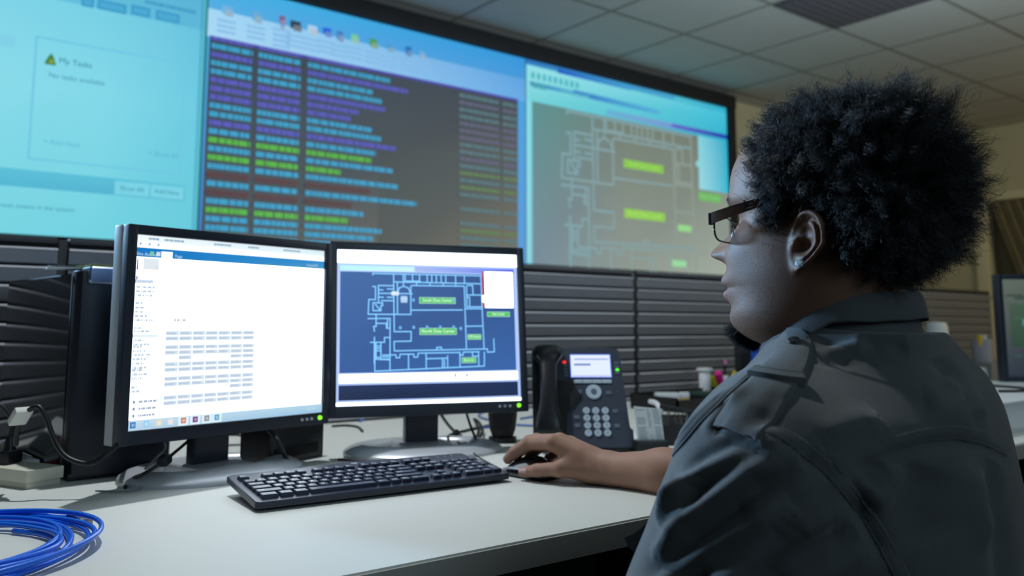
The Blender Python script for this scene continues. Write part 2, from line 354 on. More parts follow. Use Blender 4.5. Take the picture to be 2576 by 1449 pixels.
# floor plan line work shared by the right display and the right monitor (units: 0..1 over the plan, v up)
PL = []
def _pl(*a):
    for i in range(0, len(a)-2, 2): PL.append((a[i], a[i+1], a[i+2], a[i+3]))
_pl(318, 228, 1270, 228); _pl(318, 228, 318, 240); _pl(493, 228, 497, 745, 640, 745, 638, 830, 495, 832, 497, 915, 1305, 905, 1308, 935)
_pl(1262, 228, 1268, 560, 1276, 900); _pl(1278, 935, 1275, 1060, 335, 1088, 335, 845); _pl(1308, 935, 1368, 932, 1366, 815)
_pl(500, 300, 1262, 303); _pl(650, 330, 1110, 328, 1118, 900); _pl(640, 335, 638, 592, 280, 592, 285, 462, 340, 462, 340, 345, 318, 345)
_pl(280, 630, 462, 628, 460, 1085); _pl(525, 300, 525, 590); _pl(575, 228, 577, 330); _pl(592, 228, 592, 290)
for x in (655, 715, 782, 822, 862, 905, 945, 1033, 1112): _pl(x, 228, x, 300)
for x in (690, 805, 922, 1033): _pl(x, 300, x, 330)
_pl(600, 292, 720, 290); _pl(530, 390, 540, 355, 580, 338, 620, 355, 632, 390); _pl(500, 405, 650, 405)
_pl(365, 335, 493, 335); _pl(365, 335, 365, 490); _pl(370, 405, 493, 405); _pl(370, 375, 400, 375); _pl(440, 365, 493, 365); _pl(370, 440, 405, 440); _pl(440, 440, 493, 440); _pl(390, 470, 493, 470)
_pl(320, 490, 400, 490, 400, 515, 385, 515, 385, 560, 320, 560, 320, 490); _pl(340, 505, 375, 550); _pl(345, 590, 345, 700, 325, 700, 332, 740); _pl(345, 672, 430, 672, 432, 715, 460, 715); _pl(440, 640, 440, 700)
_pl(645, 553, 1088, 548); _pl(1130, 330, 1130, 520, 1262, 518); _pl(1140, 320, 1185, 320, 1188, 408); _pl(1130, 410, 1265, 408); _pl(1130, 430, 1155, 430, 1155, 510); _pl(1120, 537, 1262, 535); _pl(1118, 698, 1270, 696)
_pl(300, 838, 415, 838, 415, 797, 462, 797); _pl(332, 795, 330, 1020); _pl(345, 850, 345, 985, 460, 992); _pl(385, 845, 385, 990)
for y in (870, 890, 912, 970): _pl(340, y, 385, y)
_pl(400, 950, 510, 950, 512, 975, 540, 975, 545, 945, 660, 945, 662, 972, 692, 972, 697, 937, 1060, 935, 1062, 960, 1085, 960, 1090, 932, 1230, 930); _pl(390, 985, 460, 985); _pl(400, 965, 460, 965)
_pl(615, 950, 615, 1075); _pl(765, 945, 765, 1070); _pl(770, 987, 945, 985); _pl(950, 965, 950, 1065); _pl(905, 985, 905, 1065); _pl(922, 1000, 922, 1065); _pl(1058, 940, 1058, 1062); _pl(1225, 935, 1225, 1062); _pl(1170, 940, 1170, 970, 1225, 970)
_pl(855, 905, 858, 888, 895, 886, 900, 903)
PN = [((a-50)/1515, (1100-b)/885, (c-50)/1515, (1100-d)/885) for a, b, c, d in PL]
LAB = [(715, 440, 1025, 488, 'South Data Center'), (715, 718, 1030, 770, 'North Data Center'), (1135, 775, 1248, 815, 'UPS Room'), (1078, 985, 1198, 1025, 'Electrical'), (1315, 567, 1515, 605, 'Help Center')]
LN = [((a-50)/1515, (1100-d)/885, (c-50)/1515, (1100-b)/885, t) for a, b, c, d, t in LAB]

# right display: floor plan window, its glare wash put into the colours
S = Screen()
S.grad(0, 0, VW, VH, (140, 160, 164), (164, 172, 156), (40, 176, 206), (120, 214, 222))
zt = wl(2, 1340, 255)[1]; xl = wl(2, 1337, 400)[0]
S.grad(xl, 0, VW, zt, (116, 134, 140), (150, 162, 150), (112, 122, 112), (92, 146, 140))
S.grad(xl, 0, VW*0.45, zt, (112, 136, 150), (138, 148, 140), (112, 124, 112), (84, 140, 140))
S.grad(VW*0.45, 0, VW, zt, (138, 148, 140), (158, 168, 156), (112, 122, 110), (112, 124, 112))
S.grad(0.0, 0, 0.045, VH, (150, 222, 232), (120, 190, 205), (110, 210, 222), (140, 220, 230))
S.grad(xl-.02, zt, VW, VH-.04, (110, 206, 214), (34, 172, 204), (60, 190, 214), (150, 224, 230))
S.grad(0.0, VH-.03, VW*.7, VH, (30, 110, 190), (60, 150, 200), (70, 170, 210), (40, 120, 190)); S.grad(0.25, VH-.04, 0.9, VH-.008, (16, 86, 190), (60, 150, 205), (60, 160, 210), (16, 86, 190))
p = wl(2, 1345, 212)[1]; S.grad(0.03, p-.014, 0.55, p+.014, (50, 130, 190), (90, 190, 215), (90, 190, 215), (50, 130, 190)); S.grad(.38, p-.014, VW*.62, p+.02, (36, 110, 196), (70, 160, 212), (90, 190, 215), (36, 110, 196))
p = wl(2, 1828, 345); q = wl(2, 1690, 315); S.grad(q[0], p[1]-.016, VW, p[1]+.016, (96, 106, 200), (4, 50, 168), (4, 50, 168), (96, 106, 200))
S.grad(VW*.35, zt+.01, q[0], zt+.05, (96, 176, 210), (110, 150, 206), (120, 150, 206), (96, 176, 210))
for k in range(9): S.rect(.04+.045*k, VH-.11, .065+.045*k, VH-.07, (70, 176, 190))
blur_words(S, .05, .16, VH-.15, .035, (66, 160, 176), 5); blur_words(S, .28, .52, VH-.15, .02, (84, 176, 196), 6)
x0, zc = wl(2, 1750, 350); x1, zd = wl(2, 1827, 486); x0 = wl(2, 1757, 400)[0]
S.grad(x0, zd, VW, zt, (150, 214, 224), (40, 180, 206), (30, 166, 198), (130, 208, 220))
x0l = wl(2, 1755, 495); S.text(x0+.03, zd+.05, '', .05, (90, 150, 150)); S.rect(x0-.03, zd+.16, x0+.01, zd+.2, (140, 206, 214))
# plan placed by its two big green labels
ax, az = wl(2, 1568, 412); bx, bz = wl(2, 1668, 426); cx_, cz = wl(2, 1568, 537)
kx = (bx-ax)/(LN[0][2]-LN[0][0]); kz = (az-cz)/((LN[0][1]+LN[0][3]-LN[1][1]-LN[1][3])/2)
def pw(a, b): return (ax+(a-LN[0][0])*kx, az+(b-(LN[0][1]+LN[0][3])/2)*kz)
for a, b2, c, d in PN:
    p = pw(a, b2); q = pw(c, d)
    if min(p[1], q[1]) < 0.004 and max(p[1], q[1]) < 0.004: continue
    p = (p[0], min(max(p[1], .004), zt)); q = (q[0], min(max(q[1], .004), zt))
    if p == q: continue
    f = min(1, max(0, (p[0]-.2)/1.2)); col = tuple(int(a_*(1-f)+b_*f) for a_, b_ in zip((122, 160, 170), (138, 152, 144)))
    S.line(p[0], p[1], q[0], q[1], 0.016, col)
for i, (a, b2, c, d, t_) in enumerate(LN):
    p = pw(a, b2); q = pw(c, d)
    if i == 4: p = (wl(2, 1757, 500)[0], wl(2, 1790, 510)[1]); q = (wl(2, 1812, 500)[0], wl(2, 1790, 488)[1])
    col = ((132, 196, 76), (140, 200, 80), (140, 204, 130), (140, 206, 150), (106, 178, 96))[i]
    S.rect(p[0], p[1]+.004, q[0], q[1]+.004, col); S.text((p[0]+q[0])/2, (p[1]+q[1])/2+.006, t_, (q[1]-p[1])*.8, tuple(min(255, c+30) for c in col), 'CENTER', 0.86)
S3 = vdisplay(2, 'right wall display showing a washed out floor plan with green labels', S)

# ---------------------------------------------------------------- slatted partition behind the worktop
YP = 2.22; PT = 1.218
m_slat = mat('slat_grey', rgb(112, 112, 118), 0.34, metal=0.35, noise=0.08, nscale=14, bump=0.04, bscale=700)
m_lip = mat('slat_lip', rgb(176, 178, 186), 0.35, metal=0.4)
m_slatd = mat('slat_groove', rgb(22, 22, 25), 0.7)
PX = [-1.49, 0.404, 2.30, 4.20, 5.23]
def slat_panel(x0, x1, label):
    t = thing('partition_panel', label, 'partition panel', ((x0+x1)/2, YP, 0), 0, 'grey slatted partition panels behind the worktop')
    w_ = (x1-x0)/2-0.012
    m = MB(); m.box(-w_, 0.0, 0.02, w_, 0.055, PT-0.016); m.build('core', m_slatd, t)
    m = MB(); m.box(-w_, -0.012, PT-0.015, w_, 0.062, PT, 0.004); m.build('top_cap', mat('cap_dark', rgb(48, 48, 54), 0.45, metal=0.3), t)
    m = MB(); p = 0.0432; k = 0
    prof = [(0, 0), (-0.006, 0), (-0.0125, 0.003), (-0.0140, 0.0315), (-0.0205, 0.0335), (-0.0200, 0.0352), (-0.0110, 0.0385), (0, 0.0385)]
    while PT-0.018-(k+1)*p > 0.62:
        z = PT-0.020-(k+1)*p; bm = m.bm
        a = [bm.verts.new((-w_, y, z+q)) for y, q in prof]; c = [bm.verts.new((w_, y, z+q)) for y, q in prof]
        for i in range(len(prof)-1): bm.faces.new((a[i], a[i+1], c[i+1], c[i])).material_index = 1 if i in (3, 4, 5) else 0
        bm.faces.new(a[::-1]); bm.faces.new(c); k += 1
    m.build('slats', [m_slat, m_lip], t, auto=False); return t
slat_panel(PX[0], PX[1], 'slatted partition panel at the far left behind the computer tower')
slat_panel(PX[1], PX[2], 'slatted partition panel behind the two monitors and the desk phone')
slat_panel(PX[2], PX[3], 'slatted partition panel behind the face of the seated man')
slat_panel(PX[3], PX[4], 'narrow slatted partition panel at the right, behind the collar of the man')
for x, lb in ((PX[0], None), (PX[1], 'dark vertical joint post of the partition left of the monitors'), (PX[2], 'dark vertical joint post of the partition right of the phone'),
              (PX[3], 'dark vertical joint post of the partition hidden behind the man'), (PX[4], 'end post of the partition at its far right')):
    if lb is None: continue
    m = MB(); m.box(x-0.010, YP-0.006, 0.02, x+0.010, YP+0.056, PT-0.004, 0.002)
    tag(m.build('partition_post', mat('post_dark', rgb(30, 30, 34), 0.5)), lb, 'post', 'partition joint posts')

# ---------------------------------------------------------------- worktop
m_top = mat('laminate_white', rgb(206, 208, 203), 0.58, noise=0.015, nscale=4, bump=0.03, bscale=900)
m_edge = mat('laminate_edge', rgb(150, 148, 140), 0.5)
wt = thing('worktop', 'long off-white laminate worktop with a grey edge band', 'desk', (1.9, 1.53, 0.72))
m = MB(); m.box(-3.2, -0.671, 0.0, 3.25, 0.665, 0.030, 0.002, 2); m.build('top_surface', m_top, wt)
m = MB(); m.box(-3.2, -0.6755, -0.004, 3.25, -0.6705, 0.0275, 0.0012); m.build('edge_band', m_edge, wt)
for x in (-2.2, -0.15, 2.6):
    m = MB(); m.box(x-0.02, -0.55, -0.72, x+0.02, 0.6, -0.001); m.build('leg_panel', m_black, wt)
m = MB(); m.box(-3.0, 0.30, -0.6, 3.1, 0.32, -0.001); m.build('back_panel', m_black, wt)
# ---------------------------------------------------------------- monitors
Screen.dz = 0.000005
MW, MH = 0.395, 0.316
m_bez = mat('bezel_black', rgb(32, 38, 52), 0.38, bump=0.04, bscale=1200)
m_silver = mat('silver_plastic', rgb(178, 182, 184), 0.34, spec=0.5, bump=0.03, bscale=900)
m_base = mat('silver_base', rgb(190, 193, 198), 0.34, metal=0.3, bump=0.02, bscale=900)
m_mscr = screen_mat('lcd_panel', 1.0, 0.35)
m_led = mat('green_led', rgb(20, 60, 10), 0.4, emit=(0.25, 0.9, 0.03, 1), estr=1.3)
m_btn = mat('button_grey', rgb(190, 196, 204), 0.4)
WHT = 4.2
class Mon:
    def __init__(s, c, yaw, tilt):
        s.c = Vector(c); s.yaw = yaw; s.tilt = tilt
        s.T = Matrix.Translation((0, 0, c[2]-DZ)) @ Matrix.Rotation(-tilt, 4, 'X')      # head in the thing's frame
        s.Wd = Matrix.Translation((c[0], c[1], DZ)) @ Matrix.Rotation(yaw, 4, 'Z') @ s.T
    def uv(s, u, v):   # frame pixel -> display coordinates
        inv = s.Wd.inverted(); o = inv @ CAM; d = inv.to_3x3() @ ray(u, v); t = -o.y/d.y; p = o+d*t
        return (p.x+MW/2, p.z+MH/2)
def monitor(c, yaw, tilt, label, scr_fn, base_dy, col_dx=0.0):
    q = Mon(c, math.radians(yaw), math.radians(tilt)); S = Screen(); scr_fn(S, q)
    t = thing('computer_monitor', label, 'computer monitor', (c[0], c[1], DZ), q.yaw, 'pair of flat monitors on the worktop')
    W2, H2 = MW/2, MH/2; sd, tp, bt = 0.0155, 0.0165, 0.0235
    def put(mb, name, m_): bmesh.ops.transform(mb.bm, matrix=q.T, verts=mb.bm.verts); return mb.build(name, m_, t)
    m = MB()
    m.box(-W2-sd, -0.006, -H2-bt, -W2, 0.016, H2+tp, 0.003).box(W2, -0.006, -H2-bt, W2+sd, 0.016, H2+tp, 0.003)
    m.box(-W2-0.004, -0.0055, H2, W2+0.004, 0.016, H2+tp, 0.003).box(-W2-0.004, -0.0055, -H2-bt, W2+0.004, 0.016, -H2, 0.004, 3)
    put(m, 'bezel', m_bez)
    m = MB(); m.box(-W2-sd-0.0008, 0.0145, -H2-bt-0.0005, W2+sd+0.0008, 0.040, H2+tp+0.0005, 0.004); put(m, 'side_trim', m_silver)
    m = MB(); m.box(-W2+0.01, 0.040, -H2+0.005, W2-0.01, 0.062, H2-0.005, 0.012, 3).box(-0.10, 0.06, -0.10, 0.10, 0.075, 0.10, 0.006); put(m, 'back_housing', m_bez)
    me = S.mesh('display_picture'); o = link('display_picture', me, m_mscr, t); o.matrix_local = q.T @ Matrix.Translation((-W2, 0.0, -H2))
    for k, x in enumerate((0.147, 0.1585, 0.170)):
        m = MB(); m.cyl((x, -0.0055, -H2-0.0105), (x, -0.0085, -H2-0.0105), 0.0030, 0.0026, 14); put(m, 'menu_button', m_btn)
    m = MB(); m.cyl((0.1905, -0.0055, -H2-0.0100), (0.1905, -0.0090, -H2-0.0100), 0.0046, 0.0040, 16); put(m, 'power_button', m_led)
    # stand: flat column and an oval ring base with a bridge
    m = MB(); zc = c[2]-DZ; m.box(col_dx-0.036, 0.060, 0.010, col_dx+0.036, 0.088, zc-0.02, 0.006, 3); m.box(-0.05, 0.072, zc-0.05, 0.05, 0.09, zc+0.05, 0.006)
    m.build('stand_column', mat('column_dark', rgb(46, 50, 62), 0.32, metal=0.3), t)
    bm = bmesh.new(); rings = []; n = 72
    cy = base_dy
    for k in range(n):
        a = 2*PI*k/n; ca, sa = math.cos(a), math.sin(a)
        O = Vector((0.170*ca, cy+0.126*sa)); I = Vector((0.108*ca, cy+0.026+0.060*sa)); D = O-I
        prof = [(0, 0.0), (0.0, 0.006), (0.06, 0.0105), (0.3, 0.0175), (0.6, 0.0205), (0.85, 0.017), (0.97, 0.010), (1.0, 0.005), (1.0, 0.0)]
        rings.append([bm.verts.new((O.x-D.x*f, O.y-D.y*f, z)) for f, z in prof])
    for k in range(n):
        A_, B2 = rings[k], rings[(k+1) % n]; L_ = len(A_)
        for i in range(L_): bm.faces.new((A_[i], B2[i], B2[(i+1) % L_], A_[(i+1) % L_]))
    m = MB(); m.bm.free(); m.bm = bm; m.box(col_dx-0.052, cy-0.055, 0.001, col_dx+0.052, cy+0.10, 0.019, 0.006, 3)
    m.build('base', m_base, t)
    return t, q
BLUT = (12, 128, 200)
def left_screen(S, q):
    def P(x, y): return q.uv(310+x/2.84, 580+y/2.84)     # positions noted on a 2.84x crop
    S.grad(0, 0, MW, MH, (228, 238, 246, 1.0), (224, 238, 252, WHT), (224, 238, 252, WHT), (224, 238, 252, WHT*0.9))
    S.rect(0, 0, MW, MH, (224, 238, 252, WHT))
    zb = P(95, 118)[1]; z1 = P(95, 185)[1]; S.grad(0, zb, MW, MH, (228, 238, 244, 1.25), (226, 240, 246, 1.2), (206, 226, 234, 1.1), (222, 232, 238, 1.15))
    zt = (zb+MH)/2; S.rect(0, zb, MW, zb+(MH-zb)*0.48, (236, 243, 247, 1.4))
    S.grad(0, z1, MW, zb, (0, 116, 192), (70, 150, 200), (40, 140, 206), (0, 118, 196))
    S.rect(MW*0.115, z1, MW*0.167, zb-.004, (232, 240, 246, 1.5)); S.text(0.002, (zb+z1)/2-.003, 'Site Actions', .0078, (200, 226, 240)); S.text(MW*.178, (zb+z1)/2-.003, 'Page', .0075, (190, 220, 238)); S.text(MW*.925, (zb+z1)/2-.002, 'GrupoGMS', .0062, (200, 220, 236), 'CENTER')
    for x_, c_ in ((.072, (120, 200, 170)), (.100, (210, 225, 235))): S.rect(MW*x_-.003, z1+.003, MW*x_+.004, z1+.010, c_)
    x0, ya = P(100, 200); _, yb = P(100, 280); S.grad(.003, yb, .006, ya, (110, 10, 80), (110, 10, 80), (190, 150, 180), (190, 150, 180)); S.rect(.003, yb-.016, .006, yb-.010, (110, 20, 90))
    S.rect(.014, yb+.001, .042, ya+.002, (226, 234, 240, 1.0))
    g1 = (206, 216, 226); g2 = (150, 176, 204); g3 = (214, 222, 232)
    def T(x, y, s, size, c): S.text(*P(x, y), s, size, c)
    T(235, 262, 'Grupo GMS Team > Home', .0085, (196, 204, 214)); T(235, 290, 'Grupo GMS Team Site', .0070, (206, 212, 220))
    T(285, 443, 'Grupo GMS Team Site', .0135, (146, 178, 214)); S.text(*P(285, 480), 'Home for use by employees across Grupo GMS', .0066, (214, 218, 226))
    S.rect(0, P(90, 375)[1], P(215, 360)[0], P(90, 347)[1], (214, 230, 242))
    rows = [(92, 360, 'Grupo GMS Team'), (235, 366, 'Teams'), (310, 373, 'Customer Contact Information')]
    for x, y, s_ in rows: T(x, y, s_, .0068, (168, 190, 214))
    r = random.Random(2)
    for y, w_ in ((402, 145), (432, 140), (462, 130), (517, 55), (550, 70), (580, 75), (610, 105), (640, 145), (697, 80), (720, 115), (755, 40), (785, 90), (815, 120), (833, 75), (862, 100), (890, 145), (920, 110), (952, 100), (982, 125), (1000, 80), (1030, 120), (1060, 80), (1122, 60), (1152, 70), (1225, 90)):
        x = 92-(y-400)*0.055; a = P(x, y); e_ = P(x+w_, y)[0]; blur_words(S, a[0], e_, a[1], .0042, (188, 204, 224), y)
    S.rect(0, P(70, 765)[1], P(245, 755)[0], P(70, 742)[1], (216, 232, 240, 1.1))
    T(285, 595, 'GMS Calendar', .0062, (200, 210, 222)); T(285, 518, 'Announcements', .0062, (196, 208, 220)); blur_words(S, P(360, 640)[0], P(450, 640)[0], P(360, 640)[1], .005, (190, 200, 214), 4)
    x0c = P(300, 730)[0]; x1c = P(935, 740)[0]; cw = (x1c-x0c)/7
    for (y, rowsn) in ((715, [2]*7), (815, [2, 3, 2, 2, 2, 3, 3]), (945, [2]*7), (1048, [2, 2, 2, 2, 2, 3, 3]), (1182, [2]*7)):
        zz = P(330, y+(-8 if y > 900 else 0))[1]
        for k in range(7):
            S.text(x0c+cw*(k+.1), zz+.006, str((y//7+k) % 28+1), .005, (196, 206, 218))
            for j in range(rowsn[k]):
                z_ = zz-.0088*j; S.rect(x0c+cw*k+.0001, z_-.0084, x0c+cw*(k+1)-.0001, z_-.0002, (214, 227, 240)); blur_words(S, x0c+cw*k+.002, x0c+cw*(k+1)-.003, z_-.0043, .0026, (178, 196, 216), k*7+j+y)
    T(975, 870, 'Team Discussion', .0055, (206, 214, 224)); T(975, 942, 'Images and photos', .0055, (206, 214, 224))
    # taskbar
    S.grad(0, 0, MW, .0165, (176, 208, 232), (150, 196, 226), (178, 212, 232), (198, 222, 240))
    for x_, c_ in ((.02, (40, 120, 190)), (.078, (150, 206, 236)), (.134, (230, 220, 190)), (.186, (226, 226, 226)), (.246, (210, 120, 96)), (.302, (110, 40, 130)), (.358, (130, 140, 150)), (.408, (70, 160, 214))):
        if x_ > .2 and x_ < .42: S.rect(MW*x_-.0095, .0008, MW*x_+.0095, .0158, (216, 232, 242, 1.1))
        S.rect(MW*x_-.0048, .004, MW*x_+.0048, .0136, c_); S.rect(MW*x_-.0022, .0062, MW*x_+.003, .0112, tuple(min(255, int(k_*.5+120)) for k_ in c_))
    S.text(MW*.93, .008, '12:41 PM', .005, (220, 236, 246), 'CENTER')
    S.rect(.003, .0175, .052, .050, (246, 248, 250, 2.0)); S.rect(.0525, .0175, .0545, .052, (170, 200, 224))
    for j in range(3): blur_words(S, .016, .048, .045-.011*j, .004, (160, 176, 196), j); S.rect(.006, .0425-.011*j, .010, .0475-.011*j, (110, 150, 190))
    for x_, w_ in ((.03, .02), (.10, .07), (.34, .06), (.52, .03), (.72, .08)): blur_words(S, MW*x_+.008, MW*x_+w_*MW+.02, MH-.0055, .0036, (150, 176, 196), int(x_*100))
    for x_ in (.01, .05, .09): S.rect(MW*x_, zb+.004, MW*x_+.004, zb+.008, (150, 190, 220))
def right_screen(S, q):
    def P(x, y): return q.uv(840+x/3.45, 620+y/3.45)     # positions noted on a 3.45x crop
    S.rect(0, 0, MW, MH, (168, 190, 240, 1.15))
    z0 = P(30, 140)[1]; S.rect(0, z0, MW, MH, (228, 240, 252, WHT*0.8)); blur_words(S, .012, .03, z0+.008, .005, (206, 214, 226), 1); blur_words(S, .045, .085, z0+.008, .004, (220, 226, 234), 2)
    a = P(55, 205); b2 = P(50, 160); x1 = P(1560, 185)[0]; xm = P(700, 180)[0]; zl, zh = a[1], b2[1]
    S.grad(a[0], zl, xm, zh, (170, 220, 248, 1.3), (190, 226, 248, 1.2), (180, 220, 248, 1.2), (160, 216, 248, 1.3)); S.grad(xm, zl, x1, zh, (170, 190, 240), (84, 96, 236), (96, 110, 236), (160, 180, 238))
    xl = P(52, 600)[0]; xr = P(1568, 600)[0]; zt = P(52, 215)[1]; zb = P(48, 1100)[1]
    S.grad(xl, zb, xr, zt, (46, 88, 152), (48, 96, 166), (34, 70, 132), (46, 92, 158))
    for a_, b_, c_, d_ in PN: S.line(xl+a_*(xr-xl), zb+b_*(zt-zb), xl+c_*(xr-xl), zb+d_*(zt-zb), .0024, (124, 194, 246, 1.2))
    for i, (a_, b_, c_, d_, s_) in enumerate(LN):
        p = (xl+a_*(xr-xl), zb+b_*(zt-zb)); r = (xl+c_*(xr-xl), zb+d_*(zt-zb)); S.rect(p[0]-.001, p[1]-.001, r[0]+.001, r[1]+.001, (196, 236, 214)); S.rect(p[0], p[1], r[0], r[1], (70, 196, 92))
        S.text((p[0]+r[0])/2, (p[1]+r[1])/2+.0004, s_, (r[1]-p[1])*.82, (236, 250, 240, 1.2), 'CENTER', 0.92 if i < 2 else 0.8)
    for x, y in ((690, 465), (1038, 465), (575, 705), (692, 702), (808, 700), (922, 700), (1038, 700), (1100, 712)):
        c_ = P(x, y); S.rect(c_[0]-.0028, c_[1]-.003, c_[0]+.0028, c_[1]+.003, (110, 180, 240))
    c_ = P(530, 408); S.rect(c_[0]-.008, c_[1]-.004, c_[0]+.008, c_[1]+.004, (220, 236, 250)); c_ = P(608, 455); S.rect(c_[0]-.007, c_[1]-.008, c_[0]+.007, c_[1]+.006, (170, 206, 240)); S.text(c_[0], c_[1], 'Fire Panel', .004, (240, 246, 250), 'CENTER')
    a = P(1290, 530); b2 = P(1310, 225); S.rect(a[0], a[1], b2[0], b2[1], (190, 26, 70)); a = P(1312, 532); b2 = P(1548, 225); S.rect(a[0], a[1], b2[0], b2[1], (246, 248, 250, WHT*.8)); c_ = P(1300, 455); S.rect(c_[0]-.004, c_[1]-.008, c_[0]+.006, c_[1]+.008, (246, 248, 250, 2))
    za = P(45, 1188)[1]; zc = P(45, 1112)[1]; S.rect(.006, za, MW-.006, zc, (230, 241, 252, WHT*.8))
    for x_, c3 in ((.625, (60, 110, 200)), (.655, (190, 200, 215)), (.69, (50, 60, 90))): S.rect(MW*x_, za+.007, MW*x_+.004, za+.015, c3)
    blur_words(S, MW*.31, MW*.6, (za+zc)/2, .003, (206, 216, 236), 9)
    ze = P(40, 1340)[1]; zf = P(40, 1208)[1]; S.grad(.005, ze, MW-.006, zf, (12, 28, 66), (8, 32, 74), (10, 34, 80), (22, 42, 86))
    S.rect(0, 0, MW, ze-.004, (228, 240, 252, WHT*.8))
monL, qL = monitor((0.569, 1.531, 1.005), 14.5, 0.3, 'left flat monitor with grey side trim showing a white web page with a blue bar', left_screen, 0.052)
monR, qR = monitor((0.986, 1.536, 1.013), -17.1, 5.0, 'right flat monitor showing a blue floor plan with green labels', right_screen, 0.045)

# ---------------------------------------------------------------- keyboard
kx, ky, kyaw = 0.7135, 1.281, math.radians(-3.4)
m_kb = mat('keyboard_body', rgb(30, 37, 54), 0.36, bump=0.05, bscale=1500)  # blue tint of the monitor light put into the black body and keys
m_key = mat('key_cap', rgb(30, 41, 64), 0.34, bump=0.04, bscale=1500); m_leg = mat('key_legend', rgb(236, 240, 246), 0.45)
kb = thing('computer_keyboard', 'black full-size keyboard lying in front of the two monitors', 'keyboard', (kx, ky, DZ), kyaw)
KT = Matrix.Translation((0, 0, 0.0185)) @ Matrix.Rotation(math.radians(5.5), 4, 'X')
KW, KD = 0.219, 0.079
poly = [(-KW+.004, -KD-.004), (KW-.006, -KD-.004), (KW, -KD+.004), (KW-.004, KD-.004), (KW-.012, KD), (0.07, KD), (0.05, KD+.007), (0.0, KD+.0105), (-0.05, KD+.007), (-0.07, KD), (-KW+.012, KD), (-KW+.002, KD-.006), (-KW-.002, -KD+.002)]
m = MB(); m.prism(poly, -0.0055, 0.004, KT, bev=0.003, seg=3); m.build('body', m_kb, kb)
m = MB(); m.prism([(x*.965, y*.88) for x, y in poly], -0.0095, -0.0050, KT); m.box(-0.19, 0.055, 0.0, -0.165, 0.062, 0.020).box(0.165, 0.055, 0.0, 0.19, 0.062, 0.020)
m.box(-0.2, -0.066, 0.0, -0.17, -0.058, 0.006).box(0.17, -0.066, 0.0, 0.2, -0.058, 0.006)
m.build('underside', mat('rubber_black', rgb(16, 16, 18), 0.8), kb)
U = 0.01855; R0 = -0.0705
rows = [ # (y row, [(label, width)] with None gaps)
 (5.45, [('Esc', 1), (None, 1), ('F1', 1), ('F2', 1), ('F3', 1), ('F4', 1), (None, .5), ('F5', 1), ('F6', 1), ('F7', 1), ('F8', 1), (None, .5), ('F9', 1), ('F10', 1), ('F11', 1), ('F12', 1), (None, .3), ('PrtSc', 1), ('ScrLk', 1), ('Pause', 1)]),
 (4, [(c, 1) for c in '`1234567890-='] + [('Backspace', 2), (None, .3), ('Ins', 1), ('Home', 1), ('PgUp', 1), (None, .3), ('Num', 1), ('/', 1), ('*', 1), ('-', 1)]),
 (3, [('Tab', 1.5)] + [(c, 1) for c in 'QWERTYUIOP[]'] + [('\\', 1.5), (None, .3), ('Del', 1), ('End', 1), ('PgDn', 1), (None, .3), ('7', 1), ('8', 1), ('9', 1), ('+', 1, 2)]),
 (2, [('Caps Lock', 1.75)] + [(c, 1) for c in "ASDFGHJKL;'"] + [('Enter', 2.25), (None, 3.6), ('4', 1), ('5', 1), ('6', 1)]),
 (1, [('Shift', 2.25)] + [(c, 1) for c in 'ZXCVBNM,./'] + [('Shift', 2.75), (None, 1.3), ('^', 1), (None, 1.3), ('1', 1), ('2', 1), ('3', 1), ('Enter', 1, 2)]),
 (0, [('Ctrl', 1.5), ('Win', 1.25), ('Alt', 1.25), ('', 6), ('Alt', 1.25), ('Win', 1), ('Menu', 1), ('Ctrl', 1.75), (None, .3), ('<', 1), ('v', 1), ('>', 1), (None, .3), ('0', 2), ('.', 1)])]
keys = []
for ry, items in rows:
    x = 0.0
    for it in items:
        if it[0] is None: x += it[1]; continue
        keys.append((it[0], x, ry, it[1], it[2] if len(it) > 2 else 1)); x += it[1]
XO = -22.6*U/2
KM = {}
def key_mesh(lab, wd, ht):
    m = MB(); w_ = wd*U-.0026; h_ = ht*U-.0026
    bm = bmesh.new(); lo = [bm.verts.new(p) for p in ((-w_/2, -h_/2, 0), (w_/2, -h_/2, 0), (w_/2, h_/2, 0), (-w_/2, h_/2, 0))]
    a, b_ = w_/2-.0014, h_/2-.0016; hi = [bm.verts.new(p) for p in ((-a, -b_, .0052), (a, -b_, .0052), (a, b_+.0006, .0050), (-a, b_+.0006, .0050))]
    bm.faces.new(hi)
    for k in range(4): bm.faces.new((lo[k], lo[(k+1) % 4], hi[(k+1) % 4], hi[k]))
    bmesh.ops.bevel(bm, geom=list(bm.edges), offset=.0006, segments=2, affect='EDGES'); m._add(bm)
    if lab:
        sz = .0088 if len(lab) == 1 else .0052
        tx = -a+.0016 if len(lab) > 1 else -a+.0028
        for t in text_polys(lab, sz, 'LEFT', off=.02*sz):
            t = [(p[0]+tx, p[1]+(b_*.18)) for p in t]; f = m.bm.faces.new([m.bm.verts.new((p[0], p[1], .00532)) for p in t]); f.material_index = 1
    bmesh.ops.recalc_face_normals(m.bm, faces=[f for f in m.bm.faces if f.material_index == 0])
    me = bpy.data.meshes.new('key'); m.bm.to_mesh(me); m.bm.free(); me.materials.append(m_key); me.materials.append(m_leg)
    shade_auto(me); return me
extra = MB()
keys.sort(key=lambda k: -k[4]*k[3] if k[0] not in 'HJKL' else 0)
